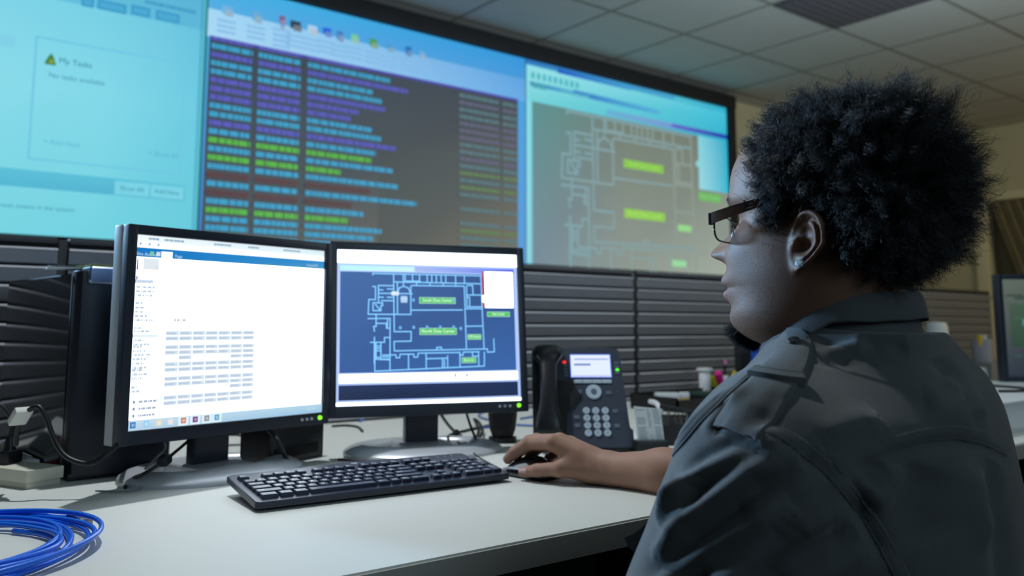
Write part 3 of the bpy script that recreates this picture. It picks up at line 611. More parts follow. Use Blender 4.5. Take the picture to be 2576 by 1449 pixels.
for i, (lab, x, ry, wd, ht) in enumerate(keys):
    kk = (lab, wd, ht)
    if kk not in KM: KM[kk] = key_mesh(*kk)
    cx = XO+(x+wd/2)*U; cyy = R0+(ry+.5-(ht-1)/2)*U*1.04
    o = link('key', KM[kk], None, kb) if i < 99 else None
    mt_ = KT @ Matrix.Translation((cx, cyy, 0.0042))
    if o: o.matrix_local = mt_
    else:
        tb = bmesh.new(); tb.from_mesh(KM[kk]); bmesh.ops.transform(tb, matrix=mt_, verts=tb.verts); me = bpy.data.meshes.new('t'); tb.to_mesh(me); tb.free(); extra.bm.from_mesh(me); bpy.data.meshes.remove(me)
me = bpy.data.meshes.new('key_cluster'); extra.bm.to_mesh(me); extra.bm.free(); o = link('key_cluster', me, [m_key, m_leg], kb); o['kind'] = 'stuff'; shade_auto(me)
for k in range(3):
    m = MB(); m.ball((0.158+.014*k, 0.064, 0.0044), .0011, (1, 1, .4), 8); o = m.build('status_light', m_leg, kb); o.matrix_local = KT
m = MB()
for t in text_polys('hp', .011, 'CENTER'):
    m.bm.faces.new([m.bm.verts.new((p[0]+.0, p[1]+KD-.002, .00425)) for p in t])
o = m.build('logo', m_leg, kb); o.matrix_local = KT

# ---------------------------------------------------------------- mouse
mz = thing('computer_mouse', 'black glossy wired mouse under the right hand of the man', 'mouse', (0.985, 1.203, DZ), math.radians(6))
def mouse_shell(z0, z1, sx=1.0):
    bm = bmesh.new(); rings = []; n = 28
    for i in range(13):
        t = i/12; y = -0.055+0.110*t; wd = 0.034*(max(0, 1-(2*t-1)**4))**.5*(1-.10*t)*sx*(1-.12*math.sin(PI*t)); hh = 0.043*(math.sin(PI*min(1, (t*.92+.05)))**.55)*(1-.28*t)
        ring = []
        for k in range(n):
            a = PI*k/(n-1); z = z0+(hh*(z1)-z0)*math.sin(a)**.8 if hh*z1 > z0 else z0
            ring.append(bm.verts.new((wd*math.cos(a), y, max(z, z0))))
        rings.append(ring)
    for a, b_ in zip(rings, rings[1:]):
        for k in range(n-1): bm.faces.new((a[k], b_[k], b_[k+1], a[k+1]))
        bm.faces.new((a[0], a[-1], b_[-1], b_[0]))
    m = MB(); m.bm.free(); m.bm = bm; bmesh.ops.remove_doubles(bm, verts=bm.verts, dist=1e-5); return m
mouse_shell(0.003, 1.0).build('shell', mat('mouse_gloss', rgb(24, 25, 30), 0.16, coat=0.4), mz, smooth=True)
m = MB(); m.tube([(-.0268, -.03, .014), (-.0285, 0, .016), (-.0265, .03, .0145), (-.02, .05, .010)], .0022, 8); m.build('side_stripe', mat('mouse_silver', rgb(170, 174, 180), 0.3, metal=.6), mz, smooth=True)
m = MB(); m.cyl((-.003, .033, .0235), (.003, .033, .0235), .0085, None, 18); m.build('scroll_wheel', mat('rubber_black'), mz)
m = MB(); m.box(-.026, -.05, 0, .026, .048, .0035, .001); m.build('foot', mat('rubber_black'), mz)
def cable(name, pts, r, m_, label, group='loose cables on the worktop', cat='cable', parent=None):
    m = MB(); m.tube(pts, r, 8); o = m.build(name, m_, parent, smooth=True)
    if parent is None: tag(o, label, cat, group)
    return o
m_cab = mat('cable_black', rgb(24, 25, 28), 0.45); m_cabb = mat('cable_blue', rgb(70, 112, 176), 0.4); m_cabg = mat('cable_grey', rgb(120, 124, 128), 0.5)
def dk(u, v, h=0.003): p = desk(u, v); return (p.x, p.y, DZ+h)
loc = mz.matrix_world
m = MB(); m.tube([(.0, .054, .008), (-.003, .075, .0025), (-.01, .10, .0025), (.0, .15, .0025), (.02, .22, .0025), (.01, .32, .0025), (.03, .40, .0025)], .0018, 8); m.build('cord', m_cab, mz, smooth=True)
# ---------------------------------------------------------------- desk phone
PW = 0.212
ph = thing('desk_phone', 'black office desk phone with lit screen, left of the printed card', 'telephone', (1.254, 1.356, DZ), math.radians(-37.5))
PS = Matrix.Translation((0, 0.0, 0.0115)) @ Matrix.Rotation(math.radians(62), 4, 'X')    # slab: x across, y up the slope, z out of the face
m_ph = mat('phone_grey', rgb(48, 56, 70), 0.42, bump=0.04, bscale=1200); m_phb = mat('phone_black', rgb(20, 22, 27), 0.35)
def pp(x, y): return ((x-85)/1300*PW-PW/2, (1410-y)/1330*0.232)
def put2(mb, name, m_, **k): bmesh.ops.transform(mb.bm, matrix=PS, verts=mb.bm.verts); return mb.build(name, m_, ph, **k)
body = [pp(85, 1410), pp(1385, 1410), pp(1385, 1180), pp(1320, 1150), pp(1310, 560), pp(1290, 160), pp(1240, 95), pp(1150, 80), pp(120, 80), pp(85, 110)]
m = MB(); m.prism(body, -0.022, 0.0, bev=.004, seg=3); put2(m, 'body', m_ph)
m = MB(); m.prism([pp(85, 1405), pp(520, 1405), pp(520, 990), pp(740, 760), pp(600, 545), pp(500, 545), pp(160, 560), pp(85, 590)], -0.002, 0.004, bev=.002); put2(m, 'cradle', m_phb)
m = MB(); m.box(-0.085, 0.030, 0.0, 0.095, 0.135, 0.02, .006).box(-0.05, 0.06, 0.01, 0.05, 0.085, 0.12, .006); m.build('stand', m_phb, ph)
for k in (0, 1):
    m = MB(); x = pp(960+k*290, 1400)[0]; m.cyl((x, 0.008, 0.002), (x, 0.03, 0.002), .023, None, 20); m.bm.verts.ensure_lookup_table()
    for v in m.bm.verts: v.co.z = max(0.0, v.co.z)
    m.build('foot', m_phb, ph)
# handset: earpiece, neck and mouthpiece in one curved bar
bm = bmesh.new(); rings = []; n = 20; path = [(290, 118, .018, .014), (290, 140, .029, .024), (290, 190, .0345, .032), (290, 270, .0345, .032), (290, 325, .029, .026), (290, 375, .0205, .020), (288, 480, .0185, .018), (284, 760, .0180, .018), (280, 1000, .020, .020), (278, 1130, .029, .024), (276, 1230, .032, .024), (276, 1330, .027, .018)]
P3 = []
for x, y, wd, hh in path:
    cx, cy = pp(x, y); t = max(0, (y-150)/1180); z = .018+.016*math.sin(PI*t)+.004; P3.append((cx, cy, z, wd, hh))
for cx, cy, z, wd, hh in P3:
    rings.append([bm.verts.new((cx+wd*math.copysign(abs(math.cos(2*PI*k/n))**.75, math.cos(2*PI*k/n)), cy, z+hh*.62*math.copysign(abs(math.sin(2*PI*k/n))**.75, math.sin(2*PI*k/n)))) for k in range(n)])
for a, b_ in zip(rings, rings[1:]):
    for k in range(n): bm.faces.new((a[k], a[(k+1) % n], b_[(k+1) % n], b_[k]))
bm.faces.new(rings[0][::-1]); bm.faces.new(rings[-1])
m = MB(); m.bm.free(); m.bm = bm; o = put2(m, 'handset', m_phb, smooth=True); sd_ = o.modifiers.new('s', 'SUBSURF'); sd_.levels = 1; sd_.render_levels = 2
Screen.dz = .00002; S = Screen(); a = pp(600, 505); b2 = pp(1160, 178); w_, h_ = b2[0]-a[0], b2[1]-a[1]
S.rect(0, 0, w_, h_, (70, 110, 220)); S.rect(.002, .002, w_-.002, h_-.002, (214, 224, 248, 1.15)); S.rect(.01, h_-.014, w_-.006, h_-.011, (140, 158, 214)); S.rect(.009, h_-.028, w_*.5, h_-.023, (120, 136, 190)); S.rect(.004, .004, w_-.004, .0055, (150, 166, 220))
for k in (1, 2, 3): S.rect(w_*k/4-.0003, .0, w_*k/4+.0003, .005, (120, 140, 200))
me = S.mesh('screen'); o = link('screen', me, m_mscr, ph); o.matrix_local = PS @ Matrix.Translation((a[0], a[1], .0012)) @ Matrix.Rotation(-PI/2, 4, 'X')
m_pk = mat('phone_key', rgb(168, 182, 196), 0.45); m_pk2 = mat('phone_key_dark', rgb(84, 96, 112), 0.45)
for k in range(4):
    x = 632+130*k; m = MB(); a = pp(x, 580); b2 = pp(x+126, 532); m.box(a[0], a[1], 0, b2[0], b2[1], .0025, .001); put2(m, 'soft_key', m_pk)
m = MB(); c_ = pp(900, 695); m.cyl((*c_, 0), (*c_, .003), .0172, .0165, 32); put2(m, 'navigation_ring', m_pk)
m = MB(); m.cyl((*c_, .003), (*c_, .0045), .0065, .006, 24); put2(m, 'ok_button', m_pk2)
dig = '123456789*0#'
for k in range(12):
    cx, cy = pp(785+125*(k % 3)+(k//3)*4, 945+95*(k//3)); m = MB(); m.cyl((cx, cy, 0), (cx, cy, .0032), .0080, .0074, 22)
    for f in m.bm.faces: f.material_index = 0
    for t in text_polys(dig[k], .009, 'CENTER'):
        f = m.bm.faces.new([m.bm.verts.new((p[0]+cx, p[1]+cy, .0034)) for p in t]); f.material_index = 1
    put2(m, 'number_key', [m_pk, mat('digit_dark', rgb(96, 110, 124), 0.5)])
for x, y in ((705, 695), (1100, 707), (660, 1030), (660, 1135), (1170, 950), (1175, 1140)):
    cx, cy = pp(x, y); m = MB(); m.box(cx-.006, cy-.0045, 0, cx+.006, cy+.0045, .0018, .001); put2(m, 'function_key', m_pk2)
for j, (x, ys) in enumerate(((540, (340, 385, 430, 475)), (1235, (300, 350, 440)))):
    for y in ys: cx, cy = pp(x, y); m = MB(); m.box(cx-.005, cy-.0028, 0, cx+.005, cy+.0028, .0015, .0006); put2(m, 'line_key', m_pk2)
for x, y, nm, cc in ((525, 290, 'red_light', (1, .03, .05, 1)), (1240, 395, 'green_light', (.08, 1, .03, 1))):
    cx, cy = pp(x, y); m = MB(); m.ball((cx, cy, .001), .0042, (1.1, .9, .5), 12); put2(m, nm, mat(nm, rgb(30, 10, 10), .4, emit=cc, estr=1.0))
m = MB(); a = pp(1225, 85); m.boxm(Matrix.Translation((a[0]+.003, a[1]-.004, -.006)) @ Matrix.Rotation(-.6, 4, 'Z'), .014, .004, .008, .001); put2(m, 'message_lamp', mat('lamp_red', rgb(96, 20, 28), .35))

# printed card beside the phone
Screen.dz = .00002
t = thing('printed_card', 'white printed phone list standing beside the desk phone', 'card', (1.341, 1.268, DZ), math.radians(-30))
m = MB(); m.prism([(-.012, .024), (.046, .016), (.040, .092), (-.018, .098)], -.0004, .0004, Matrix.Rotation(PI/2-.12, 4, 'X')); m.build('paper', mat('paper_white', rgb(214, 220, 220), .8), t)
m = MB(); r = random.Random(5)
for i in range(16):
    y = .090-.0040*i; x = -.014+.0004*i
    for k, (xa, xb) in enumerate(((0, .02), (.024, .032), (.036, .052))):
        if r.random() > .12: m.box(x+xa, y-.0008, .0005, x+xb-r.random()*.004, y+.0006, .0006)
bmesh.ops.transform(m.bm, matrix=Matrix.Rotation(PI/2-.12, 4, 'X'), verts=m.bm.verts); m.build('print', mat('print_grey', rgb(128, 140, 154), .8), t)
m = MB(); m.box(-.02, -.012, 0, .05, .02, .028, .004); m.build('holder', m_phb, t)

# ---------------------------------------------------------------- speaker, adapter box, cables behind the monitors
sp = thing('desktop_speaker', 'small black speaker standing behind the right monitor beside the phone', 'speaker', (1.225, 1.60, DZ), math.radians(-38))
m = MB(); m.prism([(.032*math.cos(a)*(1.0), .030*math.sin(a)) for a in [2*PI*k/24 for k in range(24)]], 0, 0.012); m.build('foot', m_phb, sp)
m = MB(); m.lathe([(.022, .008), (.030, .03), (.0335, .06), (.0335, .17), (.030, .185), (.02, .19)], n=28); m.build('body', mat('speaker_black', rgb(26, 27, 32), .6, bump=.2, bscale=1800), sp)
m = MB(); m.cyl((0, -.028, .06), (0, -.036, .06), .021, .021, 24); m.build('cone_ring', mat('speaker_ring', rgb(38, 39, 44), .5), sp)
a = desk(815, 1147); t = thing('black_box', 'black plastic box on the worktop between the two monitor stands', 'box', (a.x, a.y, DZ), math.radians(24))
m = MB(); m.box(-.155, 0.001, 0, 0, .08, .085, .006, 3); m.build('body', m_phb, t); m = MB(); m.box(-.14, -.002, .012, -.02, .002, .03, .001); m.build('slot', mat('rubber_black'), t)
B1 = 'black'
cable('power_cable', [dk(1100, 1150), dk(1150, 1128, .006), dk(1195, 1120, .01), dk(1214, 1100, .012), dk(1205, 1078, .016), dk(1192, 1066, .012), dk(1204, 1086, .01), dk(1196, 1108, .006), dk(1165, 1116, .004), dk(1130, 1100, .004), dk(1180, 1085, .004), dk(1240, 1072, .004)], .0032, m_cab, 'black cable coiled on the worktop right of the monitor stand')
p0 = at_y(1100, 1028, 1.60); p1 = at_z(1150, 1092, DZ+.01); cv = cable('video_cable', [tuple(p0), tuple((p0+p1)/2+Vector((0, .0, -.005))), tuple(p1)], .0034, m_cab, 'black video cable hanging from the right monitor, ending in a thick connector')
m = MB(); q0 = Vector(p1); d_ = (p1-p0).normalized(); m.cyl(q0-d_*.012, q0+d_*.022, .0085, None, 10); m.build('connector', m_phb, cv)
p0 = at_y(1172, 1034, 1.60); cable('usb_cable', [tuple(p0), tuple(at_z(1185, 1075, DZ+.05)), dk(1203, 1122, .004), dk(1212, 1132)], .0028, m_cab, 'thin black cable dropping straight from the right monitor to its base')
cable('network_cable', [dk(1168, 1088), dk(1200, 1080), dk(1240, 1076), dk(1262, 1066), dk(1215, 1055), dk(1205, 1045), dk(1225, 1036)], .003, m_cabb, 'pale blue network cable looping behind the right monitor stand')
cable('network_cable', [dk(905, 1062), dk(930, 1051), dk(960, 1046), dk(1010, 1046), dk(1060, 1052)], .004, m_cabb, 'pale blue network cable showing under the right monitor, left of its column')
cable('network_cable', [dk(1310, 1056), dk(1345, 1050), dk(1400, 1042)], .0032, m_cabb, 'pale blue network cable running behind the speaker to the phone, upper one')
cable('network_cable', [dk(1300, 1072), dk(1345, 1074), dk(1400, 1074)], .0032, m_cabb, 'pale blue network cable running behind the speaker to the phone, lower one')
cable('power_cable', [dk(835, 1075), dk(870, 1073), dk(900, 1077), dk(912, 1088)], .003, m_cab, 'short black cable bend on the worktop behind the gap of the monitors')
cable('power_cable', [dk(560, 1098), dk(600, 1097), dk(630, 1106), dk(655, 1104)], .0028, m_cab, 'black cable lying behind the left monitor stand')
cable('power_cable', [dk(540, 1124), dk(600, 1122), dk(700, 1116), dk(770, 1130)], .0024, m_cabg, 'thin grey cable lying behind the ring of the left monitor base')
p0 = at_y(672, 1078, 1.60); cable('video_cable', [tuple(p0), tuple(at_z(700, 1110, DZ+.055)), tuple(at_z(718, 1150, DZ+.02)), dk(736, 1188)], .0042, m_cab, 'thick black cable sloping down to the worktop left of the keyboard')
cable('power_cable', [dk(850, 1160), dk(930, 1164), dk(1000, 1162), dk(1060, 1160)], .0022, m_cab, 'black cable lying between the keyboard and the right monitor base')
cable('power_cable', [dk(1150, 1135, .02), dk(1180, 1145, .012), dk(1208, 1158, .004), dk(1262, 1184, .002)], .0016, m_cab, 'thin black mouse cord crossing the corner of the keyboard')
# left stand: cable with ferrite and connector
pa = at_z(318, 1212, DZ+.004); pb = at_y(412, 1160, 1.505); pc = at_y(470, 1112, 1.60)
cv = cable('video_cable', [tuple(at_z(316, 1226, DZ+.003)), tuple(pa), tuple(at_y(365, 1190, 1.50)), tuple(pb), tuple(pc), tuple(at_y(500, 1080, 1.62))], .0030, m_cab, 'black cable climbing across the left monitor base')
m = MB(); d_ = (pc-pb).normalized(); m.boxm(Matrix.Translation(pb+d_*.004) @ d_.to_track_quat('X', 'Z').to_matrix().to_4x4(), .030, .016, .014, .003); m.build('ferrite_bead', m_phb, cv)
cv = cable('audio_cable', [tuple(at_y(413, 1105, 1.56)), tuple(at_y(416, 1128, 1.56)), tuple(at_y(395, 1150, 1.55)), tuple(at_y(365, 1180, 1.53))], .0020, m_cabg, 'thin grey audio cable with a metal plug under the left monitor')
m = MB(); p = at_y(413, 1104, 1.56); m.cyl(p, p+Vector((0, 0, .014)), .0035, .003, 12); m.build('plug', mat('plug_metal', rgb(180, 184, 190), .3, metal=.8), cv)
cable('audio_cable', [dk(240, 1240), dk(300, 1241), dk(345, 1236), dk(370, 1226), dk(395, 1230)], .0014, m_cabg, 'very thin cord lying on the worktop before the left monitor base')

# ---------------------------------------------------------------- computer tower
tw = thing('computer_tower', 'glossy black computer tower standing left of the monitors', 'computer', (0.330, 1.650, DZ), math.radians(7))
TH = 0.366; m_gl = mat('tower_gloss', rgb(22, 24, 30), 0.13, spec=0.6, coat=0.5); m_tf = mat('tower_front', rgb(28, 32, 42), 0.34)
m = MB(); m.box(0.002, 0.03, 0.012, 0.178, 0.42, TH-0.008, .004); m.build('case', mat('tower_case', rgb(24, 25, 30), .4), tw)
m = MB(); m.box(-0.0015, 0.035, 0.02, 0.003, 0.415, TH-0.012, .002); m.build('side_panel', m_gl, tw)
m = MB(); m.prism([(0.0, 0.032), (0.0, 0.012), (0.006, 0.002), (0.03, -0.006), (0.09, -0.012), (0.15, -0.006), (0.174, 0.002), (0.18, 0.012), (0.18, 0.032)], 0.008, TH-0.004, bev=.006, seg=3); m.build('front_panel', m_tf, tw)
m = MB(); m.box(0.012, -0.0138, TH-0.028, 0.168, 0.03, TH+0.002, .007, 3); m.build('top_strip', mat('tower_silver', rgb(150, 160, 184), .22, metal=.8), tw)
m = MB(); m.box(0.105, -0.0165, 0.10, 0.160, -0.009, 0.235, .003); m.build('drive_door', m_gl, tw)
m = MB(); m.cyl((0.075, -0.016, 0.19), (0.075, -0.008, 0.19), .012, None, 24); m.build('power_button', mat('plug_metal'), tw)
m = MB(); m.box(0.0, 0.0, 0, 0.178, 0.41, 0.012, .003); m.build('foot', m_phb, tw)
m = MB()
for t_ in text_polys('acer', .016, 'CENTER'): m.bm.faces.new([m.bm.verts.new((p[0]+.125, -.0142, p[1]+TH-.014)) for p in t_])
m.build('brand_mark', mat('logo_light', rgb(214, 220, 230), .4), tw)
M0 = Matrix.Translation((0.330, 1.650, DZ)) @ Matrix.Rotation(math.radians(7), 4, 'Z')
def pad(x, y, z, sx, sy, sz, rz, m_, name, label, cat):
    t = thing(name, label, cat, M0 @ Vector((x, y, TH+.002+z)), math.radians(7+rz)); b_ = MB(); b_.box(-sx/2, -sy/2, 0, sx/2, sy/2, sz, .0008)
    b_.build('sheets', m_, t); b_ = MB(); b_.prism([(-sx/2, -sy/2), (sx/2, -sy/2), (sx/2, sy*.1), (-sx*.3, sy*.3)], sz+.0004, sz+.0009, Matrix.Rotation(-.05, 4, 'X')); b_.build('loose_sheet', m_, t); return t
pad(.060, .10, 0, .075, .075, .006, 22, mat('note_green', rgb(206, 216, 150), .8), 'sticky_note_pad', 'pale yellow-green sticky note pad on top of the computer tower', 'notepad')
t = pad(.015, .11, 0, .07, .05, .003, -14, mat('paper_white'), 'folded_paper', 'curled white slip of paper on the near edge of the computer tower', 'paper')

# power strip with plugs, tagged cable, papers
a = desk(64, 1233); b2 = desk(136, 1216); yw = math.atan2(b2.y-a.y, b2.x-a.x)
st = thing('power_strip', 'beige power strip lying left of the computer tower', 'power strip', (a.x, a.y, DZ), yw-.25)
m_bg = mat('beige_plastic', rgb(206, 204, 186), .45)
m = MB(); m.box(0, 0, .010, .066, .36, .030, .002).box(.003, .003, 0, .063, .357, .0095, .002); m.build('body', m_bg, st)
m = MB(); m.box(.022, .235, .0305, .040, .262, .036, .002); m.build('switch', mat('switch_red', rgb(160, 20, 16), .3, emit=(1, .04, .02, 1), estr=.8), st)
for k, (x, y) in enumerate(((.033, .10), (.034, .165))):
    pl = thing('power_plug', ('black power plug in the near socket of the power strip', 'black power plug in the far socket of the power strip')[k], 'plug', Matrix.Translation((a.x, a.y, DZ)) @ Matrix.Rotation(yw-.25, 4, 'Z') @ Vector((x, y, .031)), yw)
    m = MB(); m.box(-.016, -.014, 0, .016, .014, .022, .005).cyl((0, 0, .02), (0, 0, .045), .010, .007, 14); m.build('body', m_phb, pl)
    m = MB(); m.tube([(0, 0, .044), (.0, .0, .075), ((-.02, -.015)[k], .03, .10), ((-.09, -.07)[k], .08, .05), ((-.16, -.13)[k], .14, -.026)], .004, 8); m.build('cord', m_cab, pl, smooth=True)
p = [at_y(40, 1120, 1.60), at_y(43, 1085, 1.59), at_y(55, 1050, 1.57), at_y(76, 1030, 1.55), at_y(98, 1024, 1.54), at_y(118, 1056, 1.53), at_y(138, 1108, 1.52), at_y(168, 1150, 1.50), at_y(225, 1166, 1.48), at_y(275, 1138, 1.47), at_y(310, 1100, 1.50), at_y(330, 1060, 1.62)]
cv = cable('power_cable', [tuple(x) for x in p], .0040, m_cab, 'black power cable with a white tag arching in front of the computer tower')
m = MB(); d_ = (p[3]-p[1]).normalized(); q0 = p[2]+d_*.004; m.boxm(Matrix.Translation(q0+Vector((-.004, -.004, .0))) @ d_.to_track_quat('X', 'Y').to_matrix().to_4x4(), .034, .011, .026, .003); m.build('tag_label', mat('tag_white', rgb(214, 214, 202), .6), cv)
t = thing('added_folder', 'added red-edged folder with white sheets, for papers mirrored in the computer tower', 'folder', (.262, 1.775, DZ), math.radians(10))  # folder added where papers only mirror in the glossy tower side
m = MB(); m.box(-.055, -.005, 0, .05, .17, .016, .001); m.build('cover', mat('folder_red', rgb(160, 34, 28), .5), t)
m = MB(); m.box(-.053, -.002, .0165, .047, .165, .024, .001).boxm(Matrix.Translation((-.004, .085, .052)) @ Matrix.Rotation(.5, 4, 'Y'), .095, .15, .0012); m.build('sheets', mat('paper_white'), t)

# ---------------------------------------------------------------- blue network cable coil in the foreground
m_blue = mat('cable_bright_blue', rgb(16, 104, 228), 0.32, coat=0.15)
cc = thing('network_cable_coil', 'bright blue network cable coiled at the near left corner of the worktop', 'cable coil', (.098, 1.212, DZ))
r = random.Random(11); pts = []
turns = 9; N = turns*20
for i in range(N+1):
    a_ = 2*PI*i/20+.6; k = i/20
    rr = .150+.022*math.sin(k*2.1+a_*.08)-.006*math.cos(a_*1.0+k*1.3)+.004*math.sin(3*a_+k); hz = .0035+.0042*(k % 4.3)*(0.7+.3*math.sin(a_+k)) 
    pts.append((rr*math.cos(a_)*1.0+.004*math.sin(k*1.7), rr*math.sin(a_)*1.06+.005*math.cos(k*2.3), hz))
m = MB(); m._add(sweep(catmull(pts, 3), .0031, 8)); m.build('cable_loops', m_blue, cc, smooth=True)
e0 = desk(178, 1318)-Vector((.098, 1.212, DZ)); 
m = MB(); m.tube([(-.04, .165, .012), (.02, .180, .012), (.08, .160, .013), (.13, .125, .012), (e0.x-.02, e0.y+.012, .010), (e0.x, e0.y, .0085)], .0031, 8); m.build('loose_end', m_blue, cc, smooth=True)
dirv = (desk(236, 1334)-desk(178, 1318)).normalized(); Mx = Matrix.Translation((e0.x, e0.y, .0085)) @ dirv.to_track_quat('X', 'Z').to_matrix().to_4x4()
m = MB(); m.boxm(Mx @ Matrix.Translation((.014, 0, 0)), .026, .0125, .0095, .002)
for k in range(5): m.boxm(Mx @ Matrix.Translation((.001+.0042*k, 0, 0)), .0014, .0135-.0003*k, .0105)
m.build('boot', mat('boot_blue', rgb(20, 76, 176), .4), cc)
m = MB(); m.boxm(Mx @ Matrix.Translation((.036, 0, 0)), .020, .0116, .0080, .0006).boxm(Mx @ Matrix.Translation((.036, 0, .0055)) @ Matrix.Rotation(.2, 4, 'Y'), .012, .004, .001)
m.build('clear_plug', mat('clear_plastic', rgb(226, 232, 236), .12, trans=.75, ior=1.5), cc)
m = MB()
for k in range(8): m.boxm(Mx @ Matrix.Translation((.041, -.0036+.00103*k, -.001)), .008, .0005, .004)
m.build('contact', mat('gold', rgb(212, 170, 90), .3, metal=1), cc)

# ---------------------------------------------------------------- things on the far part of the worktop
def cylthing(name, label, cat, u, v, r0, h, m_, r1=None, y=None, z=None, inner=None, group=None):
    p = at_y(u, v, y) if y else desk(u, v); zz = DZ if z is None else z
    t = thing(name, label, cat, (p.x, p.y, zz), 0, group)
    r1 = r1 or r0; m = MB(); m.lathe([(r0*.96, 0), (r0, .002), (r1, h-.002), (r1, h), (r1*.9, h), (r0*.88, .006), (.0005, .005)] if inner else [(r0*.9, 0), (r0, .003), (r1, h-.003), (r1*.92, h)], n=28); m.build('body', m_, t); return t
def boxthing(name, label, cat, x, y, z, sx, sy, sz, rz, m_, bev=.003, extra=None):
    t = thing(name, label, cat, (x, y, z), rz); m = MB(); m.box(-sx/2, -sy/2, 0, sx/2, sy/2, sz, bev); m.build('body', m_, t)
    if extra: m = MB(); extra(m); m.build(extra.__name__, extra.m, t)
    return t
R38 = math.radians(-38)
def bins(x0, y0, z0, x1, y1, z1): return x0
m_w = mat('white_plastic', rgb(222, 226, 230), .4); m_dk = mat('tray_black', rgb(22, 22, 24), .5); m_gn = mat('box_green', rgb(26, 60, 46), .5)
def lidf(m): m.box(-.034, -.046, .0405, .034, .046, .046, .002)
lidf.__name__ = 'lid'; lidf.m = m_w
# stapled black desk organiser tray with things in it
yy = 1.93
def fx(u, v, y=yy): return at_y(u, v, y)
TR = fx(1745, 1046); tr = thing('organiser_tray', 'low black organiser tray behind the arm of the man', 'tray', (2.245, 1.90, DZ), 0)
m = MB(); m.box(-.19, -.10, 0, .26, .10, .010, .003).box(-.19, -.10, .008, -.184, .10, .045).box(.254, -.10, .008, .26, .10, .045).box(-.19, .094, .008, .26, .10, .05).box(-.19, -.10, .008, .26, -.094, .038); m.build('body', m_dk, tr)
m = MB(); m.box(.03, -.094, .01, .034, .094, .036); m.build('divider', m_dk, tr)
def place(u, v, y): p = at_y(u, v, y); return p
p = place(1678, 1004, 1.90); boxthing('white_box', 'small white box resting on the black organiser tray', 'box', p.x, p.y, DZ+.0105, .075, .05, p.z+.020-DZ-.0105, R38, m_w)
p = place(1722, 1018, 1.86); t = boxthing('tape_roll', 'yellow and white tape roll in the organiser tray', 'tape', p.x, p.y, DZ+.0105, .028, .03, .028, R38, mat('tape_yellow', rgb(206, 170, 90), .5)); m = MB(); m.box(-.0142, -.0152, .028, .0142, .0152, .044, .002); m.build('white_core', m_w, t)
p = place(1764, 998, 1.95); t = boxthing('green_carton', 'flat dark green carton with a yellow corner in the organiser tray', 'box', p.x, p.y-.012, DZ+.0105, .10, .06, .034, R38, m_gn); m = MB(); m.box(.034, -.031, .004, .051, .031, .0345, .001); m.build('yellow_corner', mat('yellow_ink', rgb(206, 190, 40), .5), t)
p = place(1773, 960, 2.0); t = cylthing('white_canister', 'slim white canister standing behind the green carton', 'canister', 1773, 960, .020, .085, m_w, y=2.0, z=p.z-.045); m = MB(); m.lathe([(.028, .084), (.028, .092), (.02, .093)]); m.build('lid', m_w, t)
p = place(1812, 975, 2.0); pc_ = thing('pen_cup', 'dark red pen cup holding highlighters and pens', 'pen cup', (p.x+.02, p.y, p.z-.055), 0)
m = MB(); m.lathe([(.036, 0), (.040, .003), (.041, .062), (.037, .062), (.036, .006), (.0005, .005)]); m.build('body', mat('cup_maroon', rgb(48, 30, 36), .5), pc_)
hb = Vector((p.x+.02, p.y, p.z-.045))
def penthing(name, label, base, tip, r_, m_, mc, capf=.35):
    b_ = Vector(base); t_ = Vector(tip); o = thing(name, label, 'pen', tuple(b_), 0, 'pens and markers in the cup'); d = t_-b_
    m = MB(); m.cyl((0, 0, 0), tuple(d*(1-capf)), r_, None, 12); m.build('barrel', m_, o); m = MB(); m.cyl(tuple(d*(1-capf)), tuple(d), r_*1.12, r_*.95, 12); m.build('cap', mc, o)
m_yl = mat('yellow_ink'); m_pk_ = mat('pink_ink', rgb(226, 24, 140), .4, noise=0); m_yl2 = mat('highlighter_yellow', rgb(216, 214, 40), .4)
penthing('highlighter', 'yellow highlighter leaning left in the pen cup', hb+Vector((-.012, 0, 0)), place(1790, 948, 1.99), .0105, m_yl2, m_yl2)
penthing('highlighter', 'pink highlighter in the pen cup beside the yellow one', hb+Vector((0, -.008, 0)), place(1806, 938, 1.97), .0125, m_pk_, m_pk_)
penthing('marker_pen', 'white-capped marker in the pen cup', hb+Vector((.012, 0, 0)), place(1826, 946, 1.99), .0095, m_dk, m_w)
penthing('ballpoint_pen', 'black pen with a pink end sticking up from the pen cup', hb+Vector((.008, .012, 0)), place(1825, 905, 2.01), .0050, m_dk, mat('pen_pink', rgb(200, 120, 170), .4), .12)
penthing('marker_pen', 'amber yellow marker at the right of the pen cup', hb+Vector((.022, .006, 0)), place(1848, 935, 2.01), .0085, mat('amber', rgb(222, 188, 30), .4), mat('amber'))
p = place(1868, 846, 2.05); q0 = place(1868, 1000, 2.05)
m = MB(); t = thing('privacy_screen', 'narrow black upright panel edge below the chin of the man', 'panel', (p.x, 2.05, DZ), R38); m.box(-.031, -.01, 0, .031, .01, .30, .003); m.build('screen_face', m_dk, t); m = MB(); m.box(-.05, -.05, 0, .05, .05, .008, .002); m.build('foot', m_dk, t)
p = place(1905, 905, 1.95); bt = thing('spray_bottle', 'blue-capped bottle half hidden behind the collar of the man', 'bottle', (p.x, 1.95, DZ), 0)
m = MB(); m.lathe([(.030, 0), (.032, .01), (.032, .12), (.014, .15), (.012, .165)]); m.build('body', mat('bottle_pale', rgb(170, 186, 214), .25), bt)
m = MB(); m.lathe([(.020, .135), (.022, .14), (.022, .178), (.012, .190)]); m.build('cap', mat('cap_blue', rgb(34, 96, 206), .4), bt)
